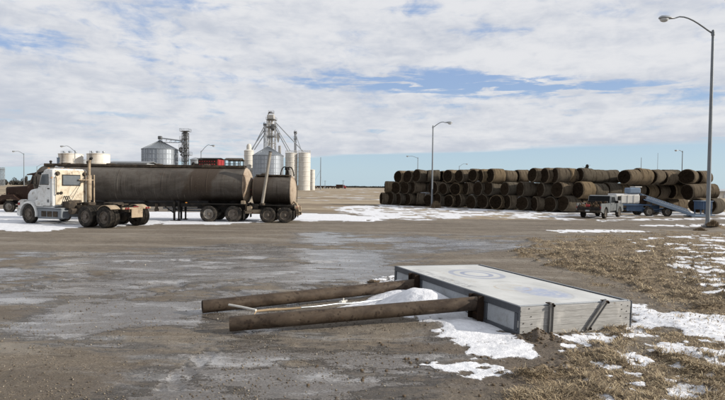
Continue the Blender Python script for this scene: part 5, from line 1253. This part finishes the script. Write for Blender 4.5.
def pup_trailer():
    r = thing('tank_trailer', 'short dirty tank trailer behind the long one, black hose hoops on top', 'tank trailer', (-5.22, 33.2, -.01), math.pi, 'dirty tank trailers')
    x0, x1, zc, hw, hh = -.83, 1.50, 1.95, .96, .90
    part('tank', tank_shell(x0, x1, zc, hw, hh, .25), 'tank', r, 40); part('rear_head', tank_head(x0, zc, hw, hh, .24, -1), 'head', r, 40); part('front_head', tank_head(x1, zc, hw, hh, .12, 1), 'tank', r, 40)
    m = MB(); m.box((.35, 0, zc+hh+.02), (2.1, .7, .05), .01)
    for s in (-1, 1): m.box((.35, s*.36, zc+hh+.05), (2.1, .04, .10), .01)
    w = part('top_walkway', m, 'grime', r); part('manhole_dome', MB().lathe([(.26, zc+hh+.04), (.27, zc+hh+.12), (.2, zc+hh+.18), (0, zc+hh+.2)], 'z', 16, (.9, 0, 0)), 'grime', w)
    for k, dx in enumerate((0, .28)):
        pts = [(-.35-dx+.26*math.cos(a), .1-.2*k, zc+hh+.02+.58*math.sin(a)) for a in [i*math.pi/10 for i in range(11)]]; part('hose_hoop', MB().tube(pts, .035, 8), 'black', r)
    part('fill_valve', MB().lathe([(.09, zc+hh), (.09, zc+hh+.4), (.16, zc+hh+.42), (.14, zc+hh+.6), (0, zc+hh+.62)], 'z', 12, (-.45, -.25, 0)), 'black', r)
    m = MB()
    for s in (-1, 1): m.box((.35, s*.45, .98), (2.5, .1, .24), .01)
    m.box((1.35, 0, .9), (.4, 1.5, .5), .03); m.beam((1.4, 0, .7), (1.75, 0, .6), .14, .14); m.box((.55, .62, .80), (.8, .42, .45), .03); part('frame', m, 'black', r)
    m = MB()
    for x in (.52, -.52): m.cyl((x, -.9, .48), (x, .9, .48), .07, n=10)
    part('axle_gear', m, 'black', r)
    for s in (1, -1):
        duals(r, .52, .90, .48, .24, s); duals(r, -.52, .90, .48, .24, s); part('fender', MB().box((0, s*.91, 1.06), (2.1, .5, .035), .01), 'black', r)
        part('mud_flap', MB().box((-1.06, s*.9, .5), (.02, .5, .5), .005), 'black', r)
    m = MB(); m.box((-1.12, 0, .95), (.12, 1.8, .14), .02); m.box((-1.22, .55, .72), (.2, .12, .5), .02); m.box((-1.22, -.55, .72), (.2, .12, .5), .02); m.box((-1.25, 0, .5), (.22, 1.5, .1), .02)
    g = part('rear_bumper', m, 'tan', r)
    part('outlet_pipe', MB().tube([(-.95, .35, 1.3), (-1.15, .42, 1.15), (-1.22, .5, .9), (-1.38, .7, .62)], .07, 12), 'tan', g); part('outlet_cap', MB().lathe([(.09, -.05), (.10, .03), (0, .04)], 'x', 12, (-1.42, .72, .60)), 'grime', g)
    for y in (.78, -.78): part('tail_light', MB().lathe([(.07, 0), (.07, -.04), (0, -.05)], 'x', 10, (-1.18, y, .95)), 'lens', g)
    part('ladder', MB().tube([(-1.05, -.3, .9), (-1.10, -.3, 2.2), (-.95, -.3, 2.75)], .02, 6), 'grime', r)
pup_trailer()
def brown_truck():
    b = G(11, 212.6); r = thing('flatbed_truck', 'old dark brown truck with a long hood, half hidden behind the white tractor', 'truck', (b.x, b.y+.9, 0), R(174))
    m = MB()
    for s in (-1, 1): m.box((-3.2, s*.42, .80), (8.0, .09, .22), .01)
    part('frame', m, 'black', r); part('axle_gear', MB().cyl((0, -.9, .46), (0, .9, .46), .07, n=8), 'black', r)
    part('hood', MB().prism([(.55, .95), (.62, 1.0), (.62, 1.82), (.52, 1.93), (-1.55, 2.06), (-1.55, .95)], 1.25, 'y', 0, .10), 'brown', r)
    part('grille', MB().box((.63, 0, 1.42), (.03, .95, .7), .01), 'black', r); part('bumper', MB().box((.85, 0, .70), (.16, 2.15, .26), .05), 'brown', r)
    for s in (1, -1):
        arc = [R(a) for a in range(0, 181, 15)]; po = [(.60*math.cos(a)*1.1, .46+.66*math.sin(a)) for a in arc]
        part('fender', MB().prism(po+[(-1.0, .62), (-1.0, .75), (-.60, .62)], .44, 'y', s*.86, .05) if False else MB().prism([(.85, .80), (.80, 1.15), (.5, 1.34), (-.4, 1.36), (-.85, 1.05), (-1.2, .9), (-1.2, .84), (-.8, .95), (-.48, 1.02), (.45, 1.02), (.62, .86)], .46, 'y', s*.86, .03), 'brown', r)
        part('headlight', MB().lathe([(.11, 0), (.11, .05), (0, .08)], 'x', 12, (.62, s*.48, 1.12)), 'clearlens', r)
        for k in range(2): part('marker_light', MB().box((.62-k*.34, s*.645, 1.42), (.10, .03, .05), .01), 'lens', r)
        wheel(r, 0, s*.92, .45, .26, s, 'whiterim')
        for x in (-4.6, -5.8): duals(r, x, .86, .45, .24, s)
    c = part('cab', MB().prism([(-1.45, .9), (-1.45, 2.1), (-1.62, 2.2), (-1.9, 2.95), (-2.1, 3.05), (-3.2, 3.05), (-3.25, 2.98), (-3.25, .9)], 2.0, 'y', 0, .08), 'brown', r)
    part('windshield', MB().box((-1.75, 0, 2.56), (.02, 1.6, .62), .005, Euler((0, R(-20.5), 0)).to_matrix()), 'glass', c)
    part('sun_visor', MB().prism([(-1.45, 2.84), (-1.42, 2.90), (-1.95, 3.0), (-1.95, 2.96)], 1.9, 'y', 0, .008), 'brown', c)
    for s in (1, -1):
        d = part('door', MB().prism([(-1.70, 1.0), (-1.70, 2.1), (-1.98, 2.88), (-2.85, 2.9), (-2.85, 1.0)], .03, 'y', s*1.012, .012), 'brown', c)
        part('door_window', MB().prism([(-1.82, 2.18), (-2.04, 2.78), (-2.72, 2.8), (-2.72, 2.18)], .02, 'y', s*1.031, .006), 'glass', d); mirror(c, -1.7, s*.98, 2.5)
    part('deck', MB().box((-5.2, 0, 1.12), (3.6, 2.3, .14), .02), 'clutter', r); part('headboard', MB().box((-3.45, 0, 1.85), (.08, 2.2, 1.4), .02), 'brown', r)
    part('step_box', MB().box((-2.2, .8, .62), (1.1, .4, .4), .04), 'black', r)
brown_truck()

# ------------------------------------------------------------------ hay
def bale_meshes():
    out = []
    for k in range(7):
        n = 40; L = random.uniform(1.38, 1.52); ra = .80; m = MB(); sag = random.uniform(.01, .10); rings = []
        xs = [(-.5, .90), (-.492, .955), (-.474, .985), (-.43, .996)]+[(-.34+.085*i, 1.0) for i in range(9)]+[(.43, .996), (.474, .985), (.492, .955), (.5, .90)]
        ph = [random.uniform(0, 6.28) for _ in range(6)]; lump = [(random.uniform(-.5, .5), random.uniform(0, 6.28), random.uniform(-.05, .035)) for _ in range(7)]
        for i, (x, kk) in enumerate(xs):
            bandw = 1-.014*(i % 2)
            rings.append([])
            for j in range(n):
                a = j*2*math.pi/n; lp = sum(h_*math.exp(-((x-lx_)/.22)**2-(math.sin((a-la)/2)*2/.6)**2) for lx_, la, h_ in lump)
                rr_ = ra*kk*bandw*(1+lp+.022*math.sin(2*a+ph[0])+.014*math.sin(3*a+ph[1]+x*2)+.008*math.sin(5*a+ph[2]+x*9)+random.uniform(-.013, .013))
                z = rr_*math.sin(a)*(1-sag); z = max(z, -ra*.94)
                rings[-1].append((x*L+random.uniform(-.025, .025)*(abs(x) > .45)+.035*math.sin(a+ph[3])*(abs(x) > .4), rr_*math.cos(a)*(1+sag*.6), z))
        m.loft(rings, cap=False); m.cur = 1; o = len(m.v)
        for e, ring in ((-1, rings[0]), (1, rings[-1])):      # spiral-rolled ends
            rr2 = [ring]
            for q, t in enumerate((.82, .68, .54, .38, .2)):
                rr2.append([(p[0]+e*(.05*(q % 2)-.04*(1-t)+random.uniform(-.03, .03)), p[1]*t/.90, p[2]*t/.90) for p in ring])
            m.loft(rr2, cap=False); last = rr2[-1]; cx = sum(p[0] for p in last)/n
            m.add(last+[(cx, 0, 0)], [(j, (j+1) % n, n) for j in range(n)])
        out.append(m.mesh('hay_bale', ['haywrap', 'hayend'], 50))
    return out
BM_ = bale_meshes()
BALES = []
def bale(px_, D, z, az, label, group='round bales of the hay stack', xy=None):
    if xy is None: w = W(px_, hor_at(px_), D); xy = (w.x, w.y)
    o = bpy.data.objects.new('hay_bale', random.choice(BM_)); COL.objects.link(o)
    roll_ = random.uniform(-.25, .25)
    o.rotation_euler = Euler((roll_, random.gauss(0, .045), math.pi/2-R(az)))
    o.location = (xy[0], xy[1], z+random.uniform(-.05, .05)); s = random.uniform(.92, 1.06); o.scale = (random.uniform(.95, 1.05), s, s*random.uniform(.96, 1.02))
    tag(o, label, 'hay bale', group); BALES.append(o); return o
ORD = ['first', 'second', 'third', 'fourth', 'fifth', 'sixth', 'seventh', 'eighth', 'ninth', 'tenth', 'eleventh', 'twelfth', 'thirteenth', 'fourteenth', 'fifteenth', 'sixteenth', 'seventeenth', 'eighteenth']
def Dfront(px): return float(np.interp(px, [375, 380, 455, 498, 570, 600, 720], [67.6, 66.6, 59.3, 54.9, 49.2, 49.0, 49.2]))
TZ = [.77, 2.15, 3.50]
def row(px, tier, az, count, lab, dD=0., step=1.57, lab2=None):
    D = Dfront(px)+dD; w = W(px, hor_at(px), D); d = Vector((math.sin(R(az)), math.cos(R(az))))
    for k in range(count):
        jit = random.uniform(-.05, .05); q = (w.x+d.x*(.75+k*step)+d.y*jit, w.y+d.y*(.75+k*step)-d.x*jit)
        l = lab if k == 0 else (lab2 or 'round hay bale lying %s behind the %s') % (('directly', lab.replace('round hay bale, ', 'bale that is ')) if lab2 is None else ORD[k])
        bale(0, 0, TZ[tier]+random.uniform(-.05, .04), az+random.gauss(0, 5 if count > 2 else 12), l, xy=q)
T1 = [381, 390, 399, 408, 417.5, 427.5, 438, 448.5, 459.5, 470.5, 482, 494.5, 507.5, 521, 535, 549.5]
T2 = [385.5, 394.5, 403.5, 412.5, 432.5, 443, 453.5, 465, 476.5, 488.5, 505, 519.5, 541, 558]
T3 = [397, 406, 416, 427.5, 447, 458.5, 472, 481, 532, 545.5, 555]
for i, px in enumerate(T1):
    row(px, 0, random.choice((55, 58, 61, 58, 74)), 2, 'round hay bale, %s from the left in the bottom tier, dark end showing' % ORD[i], lab2='hay bale %s deep, behind the '+ORD[i]+' front bale of the bottom tier')
for i, px in enumerate(T2):
    az = {3: 72, 6: 68, 9: 66, 12: 66}.get(i, random.choice((54, 58, 61, 76)))
    row(px, 1, az, 2, 'round hay bale, %s from the left in the middle tier, dark end showing' % ORD[i], lab2='hay bale %s deep, behind the '+ORD[i]+' front bale of the middle tier')
for i, px in enumerate(T3):
    az = {3: 70, 5: 68, 8: 66, 10: 68}.get(i, random.uniform(54, 62))
    lt = ORD[i]+' front bale of the top tier' if i < 8 else ORD[i-8]+' top bale right of the row of three'
    row(px, 2, az, 2, 'round hay bale, '+lt+', dark end showing', lab2='hay bale %s deep, behind the '+lt)
row(489, 2, 74, 3, 'round hay bale leading the row of three laid end to end on top', lab2='tan round hay bale, %s in the row of three end to end on top')
row(563.5, 0, 69, 10, 'round hay bale at the near bottom corner of the stack, behind the pickup bed', lab2='round hay bale, %s along the bottom row behind the pickup and blue elevator')
row(577.5, 1, 70, 9, 'tan round hay bale leading the long middle row above the pickup', .2, lab2='tan round hay bale, %s along the long middle row above the pickup')
row(563, 2, 70, 1, 'large tan round hay bale at the top corner above the pickup bed', .9)
row(577.5, 2, 70, 3, 'tan round hay bale just right of the top corner bale above the pickup', 1.4, lab2='tan round hay bale, %s along the top row that starts above the pickup')
row(623, 2, 70, 4, 'tan round hay bale leading the top row of four above the white box', .75, lab2='tan round hay bale, %s in the top row of four above the white box')
row(683, 2, 71, 2, 'round hay bale on top at the right end, big dark end facing left', 1.7, lab2='round hay bale, %s in the top pair at the right end beside the lamp post')
row(688.5, 1, 71, 2, 'round hay bale in the middle tier at the right end, dark end facing left', 1.0, lab2='round hay bale, %s in the middle pair at the right end beside the lamp post')
row(695, 0, 71, 2, 'round hay bale on the ground at the right end, behind the lamp post', .3, lab2='round hay bale, %s on the ground at the right end, right of the lamp post')
row(664, 2, 70, 2, 'round hay bale set back in the gap near the right end, top tier', 3.2, lab2='%s of two bales set back in the gap near the right end, top tier')
row(672, 1, 70, 2, 'round hay bale set back in the gap near the right end, middle tier', 3.0, lab2='%s of two bales set back in the gap near the right end, middle tier')
# old snow lying on a few bales
def snow_cap(o, t0, t1, x0, x1, label):
    m = MB(); vs = []; n = 12; k = 12
    for i in range(k+1):
        for j in range(n+1):
            e = math.sin(math.pi*i/k)*math.sin(math.pi*j/n); a = R(90)+lerp(t0, t1, j/n)+.10*math.sin(i*1.7)*(.4); x = lerp(x0, x1, i/k)+.05*math.sin(j*1.3)
            rr_ = .795+.055*e**.5+random.uniform(0, .006); vs.append((x, rr_*math.cos(a), rr_*math.sin(a)))
    fs = [(i*(n+1)+j, i*(n+1)+j+1, (i+1)*(n+1)+j+1, (i+1)*(n+1)+j) for i in range(k) for j in range(n)]
    # inner skin closes the slab
    nv = len(vs); vs += [(x, y*.93, z*.93) for x, y, z in vs]; fs += [tuple(q+nv for q in f[::-1]) for f in fs]
    s = solo('snow_cap', m.add(vs, fs), 'snowcap', label, 'snow', group='snow lying on the bales', smooth=60); s.matrix_world = Matrix.Translation(o.location) @ Euler((0, 0, o.rotation_euler.z)).to_matrix().to_4x4()
def cap_on(px_list, tier_labels):
    pass
for key, lab in (('second deep, behind the fourth front bale of the bottom', 'patch of old snow on the bottom tier behind the fourth bale'), ('fifth from the left in the bottom', 'old snow on the fifth bottom bale, left of the lamp before the stack'), ('sixth from the left in the bottom', 'old snow on the sixth bottom bale, beside the lamp before the stack'),
                 ('tenth from the left in the bottom', 'old snow on the tenth bottom bale from the left'), ('fourteenth from the left in the bottom', 'bright snow on the fourteenth bottom bale from the left'), ('second along the bottom row', 'snow on the second bottom bale behind the pickup'), ('ninth from the left in the middle', 'thin snow on the ninth middle bale')):
    for o in BALES:
        if key in o['label']: snow_cap(o, R(-48), R(8), -.66, .66, lab); break

# ------------------------------------------------------------------ pickup
def pickup():
    z = ground_height(17.9, 41.5); r = thing('pickup_truck', 'old silver grey pickup with a scrap filled bed, parked before the hay stack', 'pickup', (18.15, 41.55, z-.01), math.atan2(.74, .67))
    r.scale = (1, 1, 1)
    # local: x forward from the rear axle, y left
    part('frame', MB().box((1.5, 0, .48), (4.7, 1.0, .16), .02), 'black', r)
    for s in (1, -1):
        wheel(r, 0, s*.80, .375, .25, s, 'whiterim'); wheel(r, 3.35, s*.80, .375, .25, s, 'whiterim')
        # bedside with arch
        arch = [(.52*math.cos(R(a)), .40+.52*math.sin(R(a))) for a in range(0, 181, 15)]
        m = MB(); pr = [(-1.15, .55), (-1.15, 1.16), (1.02, 1.16), (1.02, .52)]+arch; m.prism(pr, .07, 'y', s*.90, .015); part('bedside', m, 'silver', r)
        arch2 = [(3.35+.50*math.cos(R(a)), .40+.50*math.sin(R(a))) for a in range(0, 181, 15)]
        m = MB(); m.prism([(2.62, .48), (2.62, 1.12), (4.0, 1.08), (4.22, 1.0), (4.25, .55)]+arch2, .08, 'y', s*.90, .015); part('front_fender', m, 'silver', r)
    part('bed_floor', MB().box((-.06, 0, .66), (2.12, 1.72, .06), .01), 'grime', r)
    tg = part('tailgate', MB().box((-1.17, 0, .76), (.06, 1.68, .24), .015), 'black', r)
    for s in (1, -1): part('tail_light', MB().box((-1.18, s*.89, .86), (.05, .07, .18), .015), 'lens', r)
    b = part('rear_bumper', MB().box((-1.30, 0, .56), (.16, 1.86, .15), .03), 'grime', r); part('number_plate', MB().box((-1.39, 0, .60), (.015, .31, .12), .004), 'galv', b)
    # cab
    cp = [(1.05, .50), (1.05, 1.14), (1.16, 1.20), (1.26, 1.72), (1.40, 1.79), (2.15, 1.78), (2.28, 1.72), (2.72, 1.18), (2.62, 1.10), (2.62, .50)]
    c = part('cab', MB().prism(cp, 1.74, 'y', 0, .10), 'silver', r)
    part('rear_window', MB().box((1.195, 0, 1.44), (.02, 1.60, .56), .004, Euler((0, R(11), 0)).to_matrix()), 'glass', c)
    part('windshield', MB().box((2.505, 0, 1.46), (.02, 1.45, .62), .004, Euler((0, R(-39), 0)).to_matrix()), 'glass', c)
    for s in (1, -1):
        d = part('door', MB().prism([(1.22, .56), (1.22, 1.18), (1.36, 1.70), (2.18, 1.70), (2.58, 1.16), (2.58, .56)], .03, 'y', s*.872, .012), 'silver', c)
        part('door_window', MB().prism([(1.30, 1.20), (1.42, 1.65), (2.14, 1.65), (2.46, 1.20)], .02, 'y', s*.890, .005), 'glass', d); part('handle', MB().box((1.36, s*.895, 1.06), (.16, .03, .04), .01), 'black', d)
        part('wing_mirror', MB().box((2.36, s*1.0, 1.24), (.10, .22, .2), .04), 'black', c)
    part('hood', MB().prism([(2.63, .6), (2.63, 1.17), (4.0, 1.09), (4.2, 1.01), (4.24, .6)], 1.70, 'y', 0, .06), 'silver', r)
    part('grille', MB().box((4.25, 0, .82), (.04, 1.2, .24), .01), 'black', r); part('front_bumper', MB().box((4.32, 0, .55), (.16, 1.84, .18), .04), 'chrome', r)
    for s in (1, -1): part('headlight', MB().box((4.25, s*.72, .84), (.05, .24, .18), .02), 'clearlens', r)
    # load in the bed: scrap, a spare wheel, a red can, a tool box
    M4 = r.matrix_basis.copy()
    def put(o): o.matrix_world = M4 @ o.matrix_basis; return o
    m = MB()
    for i in range(34):
        x, y = random.uniform(-1.0, .85), random.uniform(-.75, .75); m.beam((x, y, .72+random.uniform(0, .3)), (x+random.uniform(-.5, .5), y+random.uniform(-.4, .4), .85+random.uniform(0, .48)), random.uniform(.04, .14), random.uniform(.03, .1), .01)
    for i in range(9): m.ell((random.uniform(-.9, .8), random.uniform(-.7, .7), .85), (random.uniform(.15, .35), random.uniform(.15, .3), random.uniform(.12, .28)), 8, 6)
    kind(put(solo('scrap_heap', m, 'clutter', 'brown heap of scrap and boards filling the pickup bed', 'scrap')), 'stuff')
    m = MB(); m.box((-.95, .12, .98), (.22, .30, .20), .04); m.cyl((-.95, .22, 1.08), (-.95, .27, 1.15), .03, n=8); put(solo('fuel_can', m, 'red', 'red fuel can at the back of the pickup bed', 'can'))
    m = MB(); m.box((.82, 0, 1.20), (.34, 1.5, .26), .03); put(solo('tool_box', m, 'black', 'black tool box across the pickup bed behind the cab window', 'tool box'))
pickup()

# ------------------------------------------------------------------ machine with white box and blue elevator
def bale_machine():
    D = 46.0; o = W(636, hor_at(636), D); z0 = -.01
    r = thing('hay_machine', 'wheeled blue hay machine with a white box and a long sloping blue elevator', 'farm machine', (o.x, D, z0), R(3))
    P = lambda px, py, d=D: Vector((W(px, py, d).x-o.x, d-D, W(px, py, d).z))
    xa, xb = P(611, 200).x, P(636, 200).x; zt, zb = P(620, 194.3).z, P(620, 203.5).z
    part('white_tank', MB().box(((xa+xb)/2, .1, (zt+zb)/2), (xb-xa, 1.5, zt-zb), .10), 'boxwhite', r)
    for k in range(3): part('tank_rib', MB().box((lerp(xa, xb, .25+.25*k), -.66, (zt+zb)/2), (.06, .04, zt-zb-.1), .015), 'boxwhite', r)
    part('box_lid', MB().box(((xa+xb)/2, .1, zt+.03), (xb-xa-.1, 1.3, .05), .02), 'snowcap', r)
    xc, xd = xb+.03, P(643, 200).x; part('rusty_bin', MB().box(((xc+xd)/2, .1, (zt+zb)/2-.05), (xd-xc, 1.4, zt-zb-.05), .04), 'rust', r)
    part('deck', MB().box(((xa+xd)/2+.1, .1, zb-.08), (xd-xa+.6, 1.7, .12), .02), 'blue', r)
    part('side_panel', MB().box((P(630, 205).x+.1, -.55, .74), (1.45, .10, .62), .03), 'blue', r); part('side_panel', MB().box((P(652.5, 205).x, -.3, .68), (.95, .10, .52), .03), 'blue', r)
    m = MB()
    for s in (-.5, .6): m.box((1.0, s, .58), (4.2, .12, .16), .02)
    m.cyl((P(643.5, 210).x, -.8, .38), (P(643.5, 210).x, .9, .38), .06, n=8); m.cyl((P(662, 210).x, -.8, .38), (P(662, 210).x, .9, .38), .06, n=8); part('frame', m, 'blue', r)
    for px in (643.5, 662):
        for s, y in ((-1, -.82), (1, .92)): wheel(r, P(px, 210).x, y, .40, .26, s, 'whiterim')
    m = MB(); m.box((P(631, 190).x, -.2, P(631, 190.5).z), (1.0, .9, .50), .08); q = part('blue_hopper', m, 'bluepale', r)
    part('hopper_lid', MB().box((P(634, 190).x+.05, -.2, P(631, 187.2).z+.03), (.62, .8, .10), .03), 'boxwhite', q); part('hopper_stand', MB().box((P(632, 190).x, -.2, zt+.08), (.8, .5, .3), .03), 'grime', r)
    part('tractor_light', MB().box((P(614.5, 198).x, -.72, P(614, 198).z), (.24, .08, .36), .03), 'black', r)
    # elevator: two side rails, flights between them, legs
    a = P(642.5, 196.5, D-.3); b = P(692, 213.0, D-1.2); n = 17
    tl = Vector((0, 1, .42)).normalized()
    for k, y in enumerate((-.55, -.22, .10, .42)): part('elevator_rail', MB().beam(a+tl*y, b+tl*y, .06, .24 if k in (0, 3) else .12, .02), 'bluepale' if k != 1 else 'blue', r)
    part('elevator_pan', MB().box((a+b)/2+tl*-.06+Vector((0, .03, -.07)), ((b-a).length, 1.0, .03), .005, (b-a).to_track_quat('X', 'Z').to_matrix() @ Euler((R(22.8), 0, 0)).to_matrix()), 'blue', r)
    fl = MB().box((0, 0, 0), (.04, .86, .06), .005).mesh('flight', 'galv'); d = b-a
    for k in range(n):
        p = a+d*((k+.5)/n); part('flight', fl, None, r, loc=p+Vector((0, -.06, .03)), rot=(R(22.8), math.atan2(-d.z, d.x), 0))
    for t in (.18, .55):
        p = a+d*t; part('elevator_leg', MB().beam(p+Vector((0, -.1, -.05)), (p.x-.2, p.y, .05), .08, .08), 'blue', r)
    part('foot_plate', MB().box((b.x+.35, b.y, .08), (1.3, 1.1, .08), .02), 'bluepale', r)
bale_machine()
def blue_box():
    D = 47.2; c = W(703.5, hor_at(703.5), D); r = thing('feed_bunk', 'blue steel bunk on a low frame standing left of the near lamp post', 'bunk', (c.x, D, 0))
    m = MB(); m.box((0, 0, .92), (1.05, 1.0, .72), .04)
    part('bin_body', m, 'blue', r)
    for k in (-.34, 0, .34): part('rib', MB().box((k, -.52, .92), (.06, .05, .70), .01), 'blue', r)
    part('rim', MB().box((0, 0, 1.31), (1.16, 1.1, .07), .02), 'bluepale', r)
    for sx in (-1, 1):
        for sy in (-1, 1): part('leg', MB().box((sx*.46, sy*.42, .28), (.09, .09, .56), .01), 'blue', r)
    part('skid', MB().box((-.2, -.5, .07), (1.9, .16, .1), .02), 'bluepale', r); part('skid', MB().box((-.2, .45, .07), (1.9, .16, .1), .02), 'bluepale', r)
    part('crossbar', MB().box((-.9, 0, .16), (.1, 1.1, .08), .02), 'bluepale', r)
blue_box()
